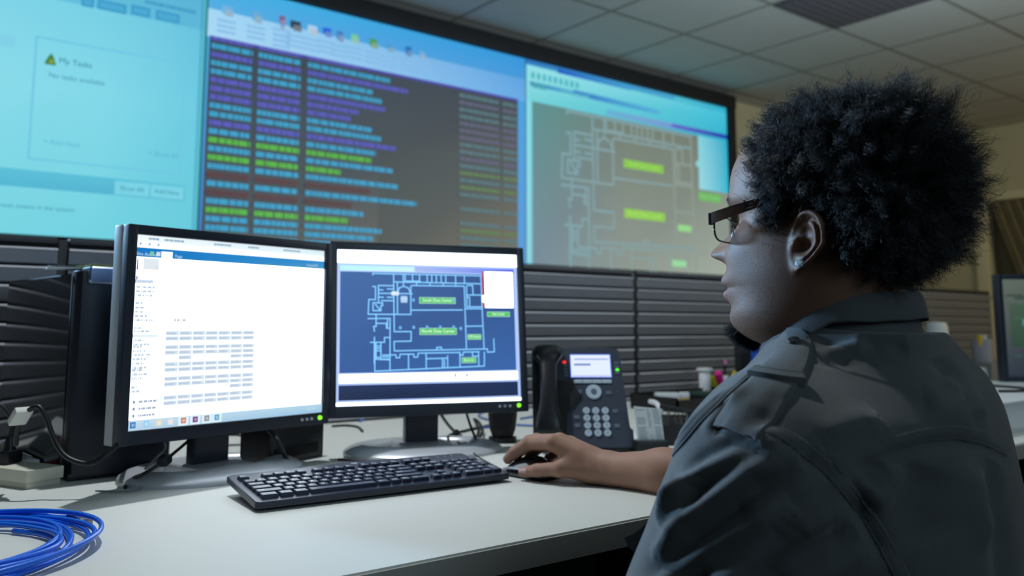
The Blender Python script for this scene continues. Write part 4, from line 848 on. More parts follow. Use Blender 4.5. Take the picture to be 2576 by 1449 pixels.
# binder clip pair and white paper by the arm
def clip(u, v, lab, s_=1.0, rz=0.0):
    p = desk(u, v); t = thing('binder_clip', lab, 'clip', (p.x, p.y, DZ), R38+rz, 'large binder clips beside the phone list')
    m = MB(); m.prism([(-.017*s_, 0), (.017*s_, 0), (.004*s_, .030*s_), (-.004*s_, .030*s_)], -.024, .024, Matrix.Rotation(PI/2, 4, 'X')); m.build('jaw', m_dk, t)
    m = MB(); 
    for sg in (-1, 1): m.tube([(sg*.004, -.012, .028*s_), (sg*.010, -.010, .045*s_), (sg*.011, 0, .050*s_), (sg*.010, .010, .045*s_), (sg*.004, .012, .028*s_)], .0014, 6)
    m.build('wire_handle', mat('dark_wire', rgb(104, 98, 88), .35, metal=.8), t)
clip(1672, 1118, 'large black binder clip standing beside the phone list, left one of two', 1.5)
clip(1714, 1112, 'large black binder clip against the sleeve of the man, right one of two', 1.35, .4)
t = boxthing('hole_punch', 'black hole punch lying behind the binder clips', 'hole punch', desk(1715, 1080).x, desk(1715, 1080).y, DZ, .10, .07, .035, R38, m_dk, .006); m = MB(); m.boxm(Matrix.Translation((0, 0, .048)) @ Matrix.Rotation(.18, 4, 'Y'), .11, .03, .012, .003); m.build('lever', m_dk, t)
cable('charger_cable', [tuple(at_z(1636, 1010, DZ+.055)), tuple(at_z(1650, 1014, DZ+.056)), tuple(at_z(1660, 1028, DZ+.045)), tuple(at_z(1662, 1042, DZ+.030)), tuple(at_z(1658, 1062, DZ+.006))], .0070, m_w, 'thick white cable curving down right of the phone list')
t = thing('paper_sheet', 'loose white sheet on the worktop beneath the phone list', 'paper', (desk(1625, 1098).x, desk(1625, 1098).y, DZ+.0003), R38)
m = MB(); m.box(-.05, -.04, 0, .05, .04, .0006); m.build('sheet', mat('paper_white'), t)

# right part of the worktop, seen past the shoulder
p = desk(2530, 1092); t = thing('document_tray', 'wide white plastic tray at the right edge of the worktop', 'tray', (p.x, p.y, DZ), 0)
m = MB(); m.box(-.45, 0, .008, .88, .46, .070, .004).box(-.45, 0.006, 0, .88, .44, .0085); m.build('body', m_w, t); m = MB(); m.box(-.46, -.006, .0695, .89, .47, .077, .003); m.build('lid', m_w, t)
mr = thing('computer_monitor', 'black monitor with a dark screen and painted green reflections at the right edge of the photo', 'computer monitor', (3.305, 1.145, DZ), math.radians(-42))
W3, H3 = .42, .33
m = MB(); zb = .095; m.box(-W3/2-.018, 0, zb-.02, -W3/2, .04, zb+H3+.018, .003).box(W3/2, 0, zb-.02, W3/2+.018, .04, zb+H3+.018, .003).box(-W3/2, 0, zb-.02, W3/2, .04, zb, .003).box(-W3/2, 0, zb+H3, W3/2, .04, zb+H3+.018, .003).box(-W3/2, .012, zb, W3/2, .045, zb+H3); m.build('bezel', m_bez, mr)
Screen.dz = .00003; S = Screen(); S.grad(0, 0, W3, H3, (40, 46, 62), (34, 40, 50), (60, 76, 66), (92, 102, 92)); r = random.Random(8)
S.grad(.02, H3*.3, W3*.7, H3*.75, (44, 66, 54), (40, 74, 60), (52, 92, 62), (66, 84, 70)); S.grad(.06, H3*.52, .17, H3*.60, (70, 130, 118), (60, 120, 112), (74, 140, 124), (70, 126, 116))  # greenish reflections painted into a dim glowing picture
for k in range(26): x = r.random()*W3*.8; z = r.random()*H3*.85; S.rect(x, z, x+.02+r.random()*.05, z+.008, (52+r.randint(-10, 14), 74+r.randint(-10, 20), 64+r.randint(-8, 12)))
me = S.mesh('display_picture'); o = link('display_picture', me, m_mscr, mr); o.matrix_local = Matrix.Translation((-W3/2, .008, zb))
m = MB(); m.box(-.03, .04, .01, .03, .065, .25, .004); m.build('stand_column', m_dk, mr); m = MB(); m.lathe([(.11, 0), (.115, .006), (.03, .014)], (0, .03, 0), 36); m.build('base', m_dk, mr)
p = place(2528, 985, 1.42); 
p = at_y(2470, 905, 1.9); t = cylthing('grey_tumbler', 'grey tumbler with yellow and white things in it, right of the shoulder', 'tumbler', 2472, 905, .046, .115, mat('tumbler_grey', rgb(150, 154, 168), .25), y=1.95, z=at_y(2472, 912, 1.95).z, inner=True)
bz_ = at_y(2472, 912, 1.95)
for nm, lb, du, mm in (('marker_pen', 'yellow marker standing left in the grey tumbler', -.035, mat('amber')), ('paper_roll', 'white rolled slip standing in the grey tumbler', .01, mat('paper_white'))):
    o = thing(nm, lb, 'pen' if nm[0] == 'm' else 'paper', (bz_.x+du*.6, bz_.y-.01, bz_.z+.01)); m = MB(); m.cyl((0, 0, 0), (du*.5, 0, .125), .012, None, 12); m.build('barrel', mm, o)
sh_ = thing('storage_box', 'low grey box carrying the grey tumbler behind the man', 'box', (bz_.x+.05, 1.98, DZ), 0); m = MB(); m.box(-.12, -.10, 0, .35, .12, bz_.z-DZ-.0005, .003); m.build('body', mat('box_grey', rgb(120, 122, 126), .5), sh_)
p = at_y(2357, 830, 2.05); t = thing('desk_lamp_head', 'small white rounded object just right of the collar of the man', 'white container', (p.x, 2.05, DZ), 0); m = MB(); m.lathe([(.045, 0), (.05, .004), (.05, p.z-DZ+.01), (.042, p.z-DZ+.035), (.01, p.z-DZ+.04)]); m.build('body', m_w, t)
t.name = 'white_container'
p = at_z(2460, 950, DZ+.078); t = thing('glass_jar', 'clear glass jar at the right of the shoulder of the man', 'jar', (2.80, 1.24, DZ+.0773), 0); m = MB(); m.lathe([(.03, 0), (.035, .004), (.035, .05), (.028, .06), (.026, .06), (.031, .05), (.031, .006), (.0005, .005)]); m.build('body', mat('clear_glass', rgb(230, 236, 240), .05, trans=.85, ior=1.45), t)
cable('power_cable', [(2.62, 1.10, DZ+.081), (2.70, 1.06, DZ+.081), (2.80, 1.10, DZ+.081), (2.84, 1.2, DZ+.081), (2.8, 1.33, DZ+.081)], .004, m_cab, 'dark cable curving over the white tray at the right edge of the photo')
# ================================================================ the seated man
from mathutils.bvhtree import BVHTree
def smin(a, b, k):
    h = np.clip(0.5+0.5*(b-a)/k, 0, 1); return b*(1-h)+a*h-k*h*(1-h)
def cone_f(P, a, b, ra, rb):
    a = np.asarray(a, np.float32); b = np.asarray(b, np.float32); ab = b-a; t = np.clip(((P-a)@ab)/float(ab@ab), 0, 1)
    return np.linalg.norm(P-a-t[..., None]*ab, axis=-1)-(ra+(rb-ra)*t)
def surface_nets(fn, lo, hi, h):
    """turns a distance-like field into one closed quad mesh"""
    ax = [np.arange(lo[i], hi[i]+h, h, dtype=np.float32) for i in range(3)]
    n = [len(a) for a in ax]; F = np.empty(n, np.float32)
    Y, Z = np.meshgrid(ax[1], ax[2], indexing='ij')
    step = max(1, int(400000/(n[1]*n[2])))
    for i in range(0, n[0], step):
        xs = ax[0][i:i+step]; P = np.empty((len(xs), n[1], n[2], 3), np.float32)
        P[..., 0] = xs[:, None, None]; P[..., 1] = Y; P[..., 2] = Z; F[i:i+step] = fn(P)
    ins = F < 0
    corners = [(a, b, c) for a in (0, 1) for b in (0, 1) for c in (0, 1)]
    sl = lambda o: tuple(slice(o[i], n[i]-1+o[i]) for i in range(3))
    cnt = sum(ins[sl(o)].astype(np.int8) for o in corners); act = (cnt > 0) & (cnt < 8)
    I = np.argwhere(act); V = np.zeros((len(I), 3)); W = np.zeros(len(I))
    val = {o: F[I[:, 0]+o[0], I[:, 1]+o[1], I[:, 2]+o[2]] for o in corners}
    for a in corners:
        for d in range(3):
            if a[d]: continue
            b = list(a); b[d] = 1; b = tuple(b); fa, fb = val[a], val[b]; m_ = (fa < 0) != (fb < 0)
            t = np.where(m_, fa/np.where(m_, fa-fb, 1), 0)
            p = np.array(a, float)+np.zeros((len(I), 3)); p[:, d] += t; V += p*m_[:, None]; W += m_
    V = (V/W[:, None]+I)*h+np.array([a[0] for a in ax])
    idx = np.full([k-1 for k in n], -1, np.int64); idx[act] = np.arange(len(I)); quads = []
    for d in range(3):
        s0 = [slice(1, n[i]-1) for i in range(3)]; s0[d] = slice(0, n[d]-1); s1 = list(s0); s1[d] = slice(1, n[d])
        A_ = ins[tuple(s0)]; B3 = ins[tuple(s1)]; E_ = np.argwhere(A_ != B3); off = np.array([1, 1, 1]); off[d] = 0; E_ = E_+off
        u, v = (d+1) % 3, (d+2) % 3
        def c(du, dv): q = E_.copy(); q[:, u] -= du; q[:, v] -= dv; return idx[q[:, 0], q[:, 1], q[:, 2]]
        q = np.stack([c(1, 1), c(0, 1), c(0, 0), c(1, 0)], 1); e0 = E_; inside = ins[e0[:, 0], e0[:, 1], e0[:, 2]]
        q[~inside] = q[~inside][:, ::-1]; quads.append(q)
    return V, np.concatenate(quads)
def np_mesh(name, parts):
    V = []; Q = []; k = 0
    for v, q in parts: V.append(v); Q.append(q+k); k += len(v)
    V = np.concatenate(V).astype(np.float32); Q = np.concatenate(Q); me = bpy.data.meshes.new(name); nq, w_ = Q.shape
    me.vertices.add(len(V)); me.vertices.foreach_set('co', V.ravel()); me.loops.add(nq*w_); me.loops.foreach_set('vertex_index', Q.ravel().astype(np.int32))
    me.polygons.add(nq); me.polygons.foreach_set('loop_start', np.arange(0, nq*w_, w_, dtype=np.int32)); me.update(calc_edges=True)
    me.polygons.foreach_set('use_smooth', [True]*nq); return me
def relax(V, Q, it=2, lam=.5):
    for _ in range(it):
        S_ = np.zeros_like(V); C_ = np.zeros(len(V))
        for i in range(4):
            a, b = Q[:, i], Q[:, (i+1) % 4]; np.add.at(S_, a, V[b]); np.add.at(C_, a, 1); np.add.at(S_, b, V[a]); np.add.at(C_, b, 1)
        V = V+lam*(S_/np.maximum(C_, 1)[:, None]-V)
    return V
def tab(x, pts):
    pts = sorted(pts); xs = np.array([p[0] for p in pts]); ys = np.array([p[1] for p in pts]); return np.interp(x, xs, ys).astype(np.float32)
def sptab(x, pts):
    """smooth table: dense cubic resample then linear lookup"""
    pts = sorted(pts); xs = [p[0] for p in pts]; ys = [p[1] for p in pts]; X = []; Yv = []
    for i in range(len(xs)-1):
        h_ = xs[i+1]-xs[i]
        m0 = (ys[i+1]-ys[max(i-1, 0)])/(xs[i+1]-xs[max(i-1, 0)]); m1 = (ys[min(i+2, len(xs)-1)]-ys[i])/(xs[min(i+2, len(xs)-1)]-xs[i])
        for j in range(12):
            t = j/12; X.append(xs[i]+h_*t); Yv.append((2*t**3-3*t**2+1)*ys[i]+(t**3-2*t**2+t)*h_*m0+(-2*t**3+3*t**2)*ys[i+1]+(t**3-t**2)*h_*m1)
    X.append(xs[-1]); Yv.append(ys[-1]); return np.interp(x, X, Yv).astype(np.float32)
def frame(org, az, pitch=0.0, roll=0.0):
    """columns: forward, left, up"""
    a = math.radians(az); p_ = math.radians(pitch); f = Vector((math.sin(a)*math.cos(p_), math.cos(a)*math.cos(p_), math.sin(p_))); l = Vector((-math.cos(a), math.sin(a), 0)); u = f.cross(l)
    return Matrix((f, l, u)).transposed().to_4x4() if org is None else Matrix.Translation(org) @ Matrix((f, l, u)).transposed().to_4x4()
def to_local(Mx, P): R_ = np.array(Mx.to_3x3(), np.float32); return (P-np.array(Mx.translation, np.float32))@R_
def to_world(Mx, P): R_ = np.array(Mx.to_3x3()); return P@R_.T+np.array(Mx.translation)

HO = at_d(2080, 604, 0.915); HM = frame(HO, -16, 0)                 # head frame, origin between the ears
BO = Vector((0.852, 0.515, 0)); BM = frame(BO, -15)                  # body frame, origin below the neck
G = lambda x, c, s: np.exp(-((x-c)/s)**2*.5)

def ear_field(f, l, h, side):
    l = l*side; a0, b0 = (f+.004)/.94, (h+.0085)/.90; ca, sa = math.cos(.20), math.sin(.20); a = a0*ca-b0*sa*-1*-1; b = a0*sa*-1+b0*ca
    a = a0*ca+b0*sa; b = -a0*sa+b0*ca
    a = -a+np.where(b < 0, -.26*b, 0)                                                            # a > 0 towards the back of the head
    wa = np.where(b > 0, .0212, .0212+.27*b).clip(.008, .03)
    rho = ((np.abs(a)/wa)**2.2+(np.abs(b)/.0345)**2.2+1e-9)**(1/2.2); ang = np.arctan2(b/.0335, a/wa)   # 0 = back, pi/2 = top
    back = 1/(1+np.exp(-(np.cos(ang-.55)+.35)*7))
    rim = G(rho, .90, .075)*(back*.0052+.0012)
    anti = G(rho, .56, .11)*.0050*(1/(1+np.exp(-(np.cos(ang-.15)-.15)*8)))
    fossa = -.0030*G(rho, .73, .07)*(1/(1+np.exp(-(np.cos(ang-.7)-.1)*8)))
    concha = -.0095*np.exp(-(((a+.001)/.0075)**2+((b+.004)/.0100)**2))
    upper = -.0040*np.exp(-(((a+.001)/.0065)**2+((b-.014)/.0060)**2)); crus = .0032*np.exp(-(((a+.004)/.009)**2+((b-.0045)/.0022)**2))
    trag = .0062*np.exp(-(((a+.0135)/.0038)**2+((b+.0035)/.0055)**2)); anttr = .0042*np.exp(-(((a-.001)/.005)**2+((b+.0175)/.0032)**2))
    lobe = .0018*np.exp(-((a/.010)**2+((b+.026)/.007)**2))
    base = .0708+.42*(a+.020)+.006*np.clip(b/.03, -1, 1)
    top = base+.0035+rim+anti+fossa+concha+upper+crus+trag+anttr+lobe
    bot = np.where(rho < .5, .055, base-.0035+.2*concha)
    return np.maximum(np.maximum(l-top, bot-l), (rho-1)*.014)

def head_field(P):
    p = to_local(HM, P); f, l, h = p[..., 0], p[..., 1], p[..., 2]; al = np.abs(l)
    F_ = sptab(h, [(-.135, .02), (-.114, .045), (-.107, .072), (-.097, .091), (-.084, .099), (-.064, .0995), (-.044, .1010), (-.015, .1000), (.008, .0955), (.024, .0915), (.034, .0935), (.046, .0995), (.065, .1000), (.085, .0955), (.105, .083), (.122, .062), (.133, .036), (.140, .012), (.16, .002)])
    B4 = sptab(h, [(-.125, .035), (-.09, .045), (-.05, .060), (-.02, .082), (.02, .100), (.06, .101), (.1, .088), (.122, .066), (.133, .038), (.140, .012)])
    W_ = sptab(h, [(-.125, .03), (-.105, .040), (-.09, .0535), (-.07, .0645), (-.045, .0705), (-.015, .0735), (.01, .0745), (.04, .0765), (.07, .0750), (.1, .066), (.122, .050), (.133, .032), (.140, .012)])
    s = 0
    npro = tab(h+.0045, [(-.030, 0), (-.019, .0015), (-.015, .009), (-.011, .0235), (-.006, .0305), (-.001, .0310), (.006, .0255), (.014, .0175), (.024, .009), (.034, .004), (.044, 0)])
    s = s+.96*npro*G(l, 0, tab(h+.0045, [(-.02, .0105), (-.004, .0105), (.006, .0085), (.03, .0060)]))
    s = s+.0150*G(al, .0165, .0068)*G(h, -.0120, .0064)-.006*G(al, .0095, .0038)*G(h, -.0180, .003)
    s = s-.0125*G(al, .033, .015)*G(h, .026, .0105)+.0065*G(al, .033, .0105)*G(h, .024, .0075)-.0015*G(al, .033, .012)*G(h, .0235, .0012)
    s = s+.0040*G(al, .030, .020)*G(h, .0455, .0060)
    s = s+.0145*G(l, 0, .023)*G(h, -.0400, .0066)+.0150*G(l, 0, .021)*G(h, -.0575, .0072)-.0070*G(l, 0, .023)*G(h, -.0490, .0018)-.0015*G(l, 0, .003)*G(h, -.030, .005)
    s = s-.0045*G(l, 0, .022)*G(h, -.0690, .0050)+.0065*G(l, 0, .022)*G(h, -.0840, .0110)
    s = s+.0060*G(al, .048, .018)*G(h, -.008, .018)+.003*G(al, .035, .012)*G(h, -.02, .02)-.002*G(al, .032, .004)*G(h, -.026, .012)+.003*G(al, .045, .02)*G(h, -.04, .03)
    Ff = np.where(f > 0, F_+s*np.clip(f/.03, 0, 1), B4)
    n_ = 2.25; q = ((np.abs(f)/Ff)**n_+(al/W_)**n_)**(1/n_)
    d = np.maximum((q-1)*np.minimum(F_, W_)*.9, h-.136)
    jowl = np.sqrt(((f-.034)/.058)**2+(l/.060)**2+((h+.080)/.036)**2)-1; d = smin(d, jowl*.036, .016)
    jaw = np.sqrt(((f-.012)/.060)**2+((al-.030)/.040)**2+((h+.038)/.045)**2)-1; d = smin(d, jaw*.04, .012)
    return f, l, h, d
neck_b = tuple(to_world(BM, np.array([-.006, 0, .93]))); neck_t = tuple(to_world(HM, np.array([-.012, 0, -.03]))); neck_m = tuple(to_world(HM, np.array([.004, 0, -.075])))
def head_all(P):
    f, l, h, d = head_field(P)
    d = smin(d, cone_f(P, neck_t, neck_b, .053, .054), .022); d = smin(d, cone_f(P, neck_m, neck_b, .046, .060), .022)
    d = smin(d, ear_field(f, l, h, 1), .0030); return smin(d, ear_field(f, l, h, -1), .0030)
ho = np.array(HO)
V1_, Q1_ = surface_nets(head_all, ho-np.array([.135, .135, .20]), ho+np.array([.135, .140, .150]), .0016)
V1_ = relax(V1_, Q1_, 1, .5)
# right forearm and hand on the mouse
HJ = dict(mcp=[(.973, 1.133, .8165), (.997, 1.140, .8175), (1.018, 1.136, .812), (1.036, 1.124, .800)],
          pip=[(.967, 1.186, .8115), (.989, 1.194, .8125), (1.009, 1.190, .808), (1.027, 1.172, .796)],
          dip=[(.964, 1.222, .7925), (.985, 1.229, .795), (1.004, 1.219, .790), (1.021, 1.196, .780)],
          tip=[(.963, 1.242, .7780), (.983, 1.245, .781), (1.002, 1.234, .776), (1.018, 1.209, .768)])
def hand_field(P):
    wr = (1.035, 1.052, .778); d = cone_f(P, (1.098, .820, .790), (1.060, .960, .781), .037, .0340); d = smin(d, cone_f(P, (1.060, .960, .782), wr, .0345, .0255), .02)
    d = smin(d, cone_f(P, (1.048, .985, .7775), (1.028, 1.05, .775), .024, .022), .01)
    palm = None
    for i in range(4):
        m_ = HJ['mcp'][i]; w0 = (1.022+.006*i, 1.062, .782); c = cone_f(P, w0, m_, .0165, (.0140, .0135, .0125, .0115)[i]); palm = c if palm is None else smin(palm, c, .012)
    heel = np.linalg.norm((P-np.array([1.030, 1.092, .769], np.float32))/np.array([.032, .036, .019], np.float32), axis=-1)-1; palm = smin(palm, heel*.022, .012)
    d = smin(d, palm, .016); th0 = (1.012, 1.078, .776); th1 = (.974, 1.112, .7765); th2 = (.956, 1.152, .7705); th3 = (.950, 1.183, .7640)
    d = smin(d, cone_f(P, th0, th1, .021, .0135), .014); d = smin(d, cone_f(P, (1.0, 1.10, .792), th1, .016, .010), .012)
    d = smin(d, smin(cone_f(P, th1, th2, .0128, .0105), cone_f(P, th2, th3, .0108, .0086), .004), .006)
    for i in range(4):
        r0 = (.0122, .0118, .0108, .0095)[i]; a, b, c, e = (HJ[k][i] for k in ('mcp', 'pip', 'dip', 'tip'))
        g_ = smin(cone_f(P, a, b, r0+.0008, r0), cone_f(P, b, c, r0, r0*.88), .003); g_ = smin(g_, cone_f(P, c, e, r0*.88, r0*.74), .003)
        g_ = smin(g_, np.linalg.norm(P-np.array(b, np.float32)-np.array([0, 0, .0015], np.float32), axis=-1)-r0*1.02, .003); d = smin(d, g_, .0035 if i else .004)
    return d
V2_, Q2_ = surface_nets(hand_field, (.93, .80, .742), (1.16, 1.262, .87), .0014); V2_ = relax(V2_, Q2_, 1, .4)

# ---- jacket field (body frame)
def torso_q(p, grow=0.0):
    f, l, z = p[..., 0], p[..., 1], p[..., 2]
    cf = sptab(z, [(.5, .03), (.70, .005), (.80, -.012), (.87, -.024), (.92, -.036), (.96, -.043), (.990, -.042), (1.03, -.034)])
    hd = sptab(z, [(.5, .185), (.70, .180), (.80, .154), (.87, .132), (.92, .113), (.96, .094), (.990, .072), (1.03, .048)])+grow
    hw = sptab(z, [(.5, .20), (.70, .21), (.80, .215), (.87, .210), (.92, .190), (.955, .150), (.985, .108), (1.03, .075)])+grow
    q = ((np.abs(f-cf)/hd)**2.3+(np.abs(l)/hw)**2.3)**(1/2.3); return (q-1)*hd*.85
EL = np.array(to_local(BM, np.array([1.098, .822, .812], np.float32)))
def jacket_field(P):
    p = to_local(BM, P); d = np.maximum(torso_q(p), p[..., 2]-1.006)
    A1 = (.018, .180, .880); A2 = (.092, .240, .630)
    d = smin(d, cone_f(p, A1, A2, .084, .090), .045)
    d = smin(d, cone_f(p, (.020, .050, .972), (.022, .145, .925), .047, .052), .03)
    d = smin(d, cone_f(p, (-.010, -.165, .885), tuple(EL*.8+np.array([-.010, -.165, .885])*.2), .072, .062), .045)
    return np.maximum(d, .62-p[..., 2])
bo = np.array([BO.x, BO.y, 0.])
V3_, Q3_ = surface_nets(jacket_field, bo+np.array([-.36, -.30, .60]), bo+np.array([.40, .36, 1.02]), .0035)
V3_ = relax(V3_, Q3_, 2, .5)

# ---------------------------------------------------------------- assembling the man
man = thing('person', 'seated man in a dark grey military style jacket and glasses, right hand on the mouse', 'person', (BO.x, BO.y, 0), 0)
MI = Matrix.Translation((-BO.x, -BO.y, 0)); man_off = np.array([BO.x, BO.y, 0.])
def child(name, me, mt, parent=man, smooth=True):
    o = link(name, me, mt, parent)
    return o
def loc(V): return V-man_off
def skin_mat():
    m = bpy.data.materials.new('skin'); m.use_nodes = True; nt = m.node_tree; b = nt.nodes['Principled BSDF']; L_ = nt.links.new
    tc = nt.nodes.new('ShaderNodeTexCoord'); at = nt.nodes.new('ShaderNodeAttribute'); at.attribute_name = 'tone'
    n1 = nt.nodes.new('ShaderNodeTexNoise'); n1.inputs['Scale'].default_value = 28; n1.inputs['Detail'].default_value = 5; L_(tc.outputs['Object'], n1.inputs['Vector'])
    rm = nt.nodes.new('ShaderNodeMapRange'); rm.inputs[3].default_value = .86; rm.inputs[4].default_value = 1.14; L_(n1.outputs['Fac'], rm.inputs[0])
    mx = nt.nodes.new('ShaderNodeMix'); mx.data_type = 'RGBA'; mx.blend_type = 'MULTIPLY'; mx.inputs[0].default_value = 1; L_(at.outputs['Color'], mx.inputs[6]); L_(rm.outputs[0], mx.inputs[7]); L_(mx.outputs[2], b.inputs['Base Color'])
    b.inputs['Roughness'].default_value = .56; b.inputs['Specular IOR Level'].default_value = .36
    b.inputs['Subsurface Weight'].default_value = .18; b.inputs['Subsurface Radius'].default_value = (.008, .003, .0015); b.inputs['Subsurface Scale'].default_value = 1.0
    v = nt.nodes.new('ShaderNodeTexVoronoi'); v.inputs['Scale'].default_value = 1100; L_(tc.outputs['Object'], v.inputs['Vector'])
    n2 = nt.nodes.new('ShaderNodeTexNoise'); n2.inputs['Scale'].default_value = 700; n2.inputs['Detail'].default_value = 3; L_(tc.outputs['Object'], n2.inputs['Vector'])
    ad = nt.nodes.new('ShaderNodeMath'); ad.operation = 'ADD'; L_(v.outputs['Distance'], ad.inputs[0]); L_(n2.outputs['Fac'], ad.inputs[1])
    bp = nt.nodes.new('ShaderNodeBump'); bp.inputs['Strength'].default_value = .30; bp.inputs['Distance'].default_value = .0004; L_(ad.outputs[0], bp.inputs['Height']); L_(bp.outputs['Normal'], b.inputs['Normal'])
    return m
VC, QC = surface_nets(lambda P: np.maximum(smin(torso_q(to_local(BM, P), -.03), cone_f(P, neck_t, neck_b, .04, .055), .03), .5-P[..., 2]), bo+np.array([-.28, -.26, .48]), bo+np.array([.28, .26, 1.02]), .012)
def arm_in(P): p = to_local(BM, P); return smin(cone_f(p, (0, -.15, .88), tuple(EL), .055, .045), smin(cone_f(p, (.0, .15, .88), (.09, .235, .66), .055, .042), cone_f(p, (.09, .235, .66), (.25, .13, .64), .042, .03), .02), .02)
VA, QA = surface_nets(arm_in, bo+np.array([-.4, -.25, .58]), bo+np.array([.4, .40, .97]), .009)
body_me = np_mesh('body', [(loc(V1_), Q1_), (loc(V2_), Q2_), (loc(VC), QC), (loc(VA), QA)])
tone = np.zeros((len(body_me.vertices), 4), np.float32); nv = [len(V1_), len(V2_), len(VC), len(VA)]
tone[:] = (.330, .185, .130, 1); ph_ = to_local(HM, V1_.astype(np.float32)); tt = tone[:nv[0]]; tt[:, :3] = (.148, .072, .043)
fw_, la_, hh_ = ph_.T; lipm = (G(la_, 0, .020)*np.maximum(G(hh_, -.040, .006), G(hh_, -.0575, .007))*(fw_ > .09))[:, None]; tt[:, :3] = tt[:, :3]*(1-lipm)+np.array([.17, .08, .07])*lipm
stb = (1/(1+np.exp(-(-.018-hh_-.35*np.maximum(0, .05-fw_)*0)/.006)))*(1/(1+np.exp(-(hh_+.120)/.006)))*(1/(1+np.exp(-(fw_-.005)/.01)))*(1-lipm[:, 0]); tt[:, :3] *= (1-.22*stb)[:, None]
at_ = body_me.color_attributes.new('tone', 'FLOAT_COLOR', 'POINT'); at_.data.foreach_set('color', tone.ravel())
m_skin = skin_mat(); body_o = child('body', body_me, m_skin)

# ---- jacket: folds are ridges and valleys along lines lying on the cloth
bvhJ = BVHTree.FromPolygons([tuple(v) for v in V3_], [tuple(int(i) for i in q) for q in Q3_])
def on(bv, u, v):
    d = ray(u, v).normalized(); h_, n_, i_, t_ = bv.ray_cast(CAM, d); return (h_, n_) if h_ else (None, None)
def trace(bv, pts, step=.003):
    P3 = []
    for (u0, v0), (u1, v1) in zip(pts, pts[1:]):
        k = max(2, int(math.hypot(u1-u0, v1-v0)/8))
        for j in range(k+(1 if (u1, v1) == pts[-1] else 0)):
            t = j/k; h_, n_ = on(bv, u0+(u1-u0)*t, v0+(v1-v0)*t)
            if h_: P3.append((h_, n_))
    return P3
def zz(*a): return [(1550+a[i]/1.935, 700+a[i+1]/1.935) for i in range(0, len(a), 2)]   # notes taken on a 1.935x crop
folds = [ # (line, height, width) in metres; positive = ridge
 (zz(800, 765, 620, 835, 420, 945, 290, 1060, 215, 1200), .0060, .0085), (zz(760, 800, 600, 880, 430, 1000, 350, 1090), -.0042, .0085),
 (zz(880, 850, 660, 955, 480, 1095, 340, 1200, 180, 1380), .0065, .0095), (zz(900, 910, 700, 1010, 520, 1150, 380, 1260, 200, 1449), -.0060, .0095),
 (zz(860, 1105, 620, 1225, 400, 1350, 200, 1470), .0060, .0100), (zz(880, 1160, 680, 1280, 470, 1390, 330, 1470), -.0060, .0105),
 (zz(1140, 1120, 920, 1225, 700, 1335, 520, 1470), .0065, .0120), (zz(1160, 1200, 960, 1310, 800, 1400, 700, 1470), -.0050, .0120),
 (zz(1250, 1300, 1050, 1380, 900, 1470), .0040, .0120), (zz(960, 965, 760, 1060, 620, 1150), .0025, .0080),
 (zz(360, 985, 300, 1050, 250, 1150, 235, 1240), +.0022, .0060), (zz(395, 1000, 385, 1070, 330, 1130), -.0018, .0050),
 (zz(290, 960, 245, 1060, 225, 1160), -.0015, .0045), (zz(700, 790, 560, 820, 420, 890, 330, 960), -.0035, .0060),
 (zz(1000, 790, 1180, 720, 1300, 690), .0030, .0120), (zz(1010, 830, 1150, 780, 1330, 740), -.0025, .0090), (zz(1340, 890, 1330, 960, 1280, 1040, 1200, 1080), .0050, .0110), (zz(1290, 880, 1270, 960, 1210, 1010), -.0022, .0110),
 (zz(1560, 380, 1640, 460, 1700, 540, 1720, 620), -.0035, .0120), (zz(1600, 480, 1720, 560, 1800, 660), .0030, .0120), (zz(1500, 600, 1640, 640, 1740, 700), .0022, .0130),
 (zz(1830, 880, 1840, 1050, 1880, 1250, 1900, 1449), -.0035, .0160), (zz(1740, 900, 1760, 1100, 1830, 1300), .0035, .0170), (zz(1500, 900, 1480, 1100, 1540, 1300), -.0030, .0220),
 (zz(960, 420, 1080, 410, 1160, 440), -.0010, .0065), (zz(1000, 385, 1130, 350, 1250, 320), .0028, .0075), (zz(1180, 330, 1300, 300, 1420, 330), -.0022, .0090),
 (zz(720, 640, 700, 700, 690, 750), -.0020, .0060), (zz(800, 570, 760, 650, 720, 720), -.0015, .0050), (zz(560, 600, 500, 700, 470, 760), -.0025, .0050),
 (zz(560, 530, 380, 690, 300, 800, 230, 930), .0020, .0060), (zz(640, 530, 520, 640, 420, 760), .0015, .0060), (zz(900, 840, 1000, 905, 1080, 970), -.0028, .0060), (zz(1100, 1010, 1180, 1110, 1260, 1240, 1330, 1380), -.0030, .0070), (zz(1110, 965, 1220, 900, 1380, 835, 1520, 800, 1660, 790, 1790, 815, 1910, 880), -.0026, .0060)]
bmN = np_mesh('t', [(V3_, Q3_)]); NJ = np.empty(len(V3_)*3, np.float32); bmN.vertices.foreach_get('normal', NJ); NJ = NJ.reshape(-1, 3); bpy.data.meshes.remove(bmN)
disp = np.zeros(len(V3_)); V3f = V3_.astype(np.float32)
for pts, amp, sg in folds:
    T = trace(bvhJ, pts)
    if len(T) < 2: continue
    A_ = np.array([t[0] for t in T], np.float32); s_ = np.linspace(0, 1, len(A_)); env = np.clip(np.minimum(s_/.22, (1-s_)/.22), 0, 1)**.7 if pts[-1][1] < 1445 else np.clip(s_/.22, 0, 1)**.7
    near = np.where(np.linalg.norm(V3f-A_.mean(0), axis=1) < np.linalg.norm(A_-A_.mean(0), axis=1).max()+4*sg)[0]
    D2 = np.full(len(near), 9., np.float32); Ev = np.zeros(len(near))
    for c_ in range(len(A_)):
        q = ((V3f[near]-A_[c_])**2).sum(1); m_ = q < D2; D2[m_] = q[m_]; Ev[m_] = env[c_]
    disp[near] += 2.3*amp*Ev*np.exp(-D2/(2*(sg*.88)**2))
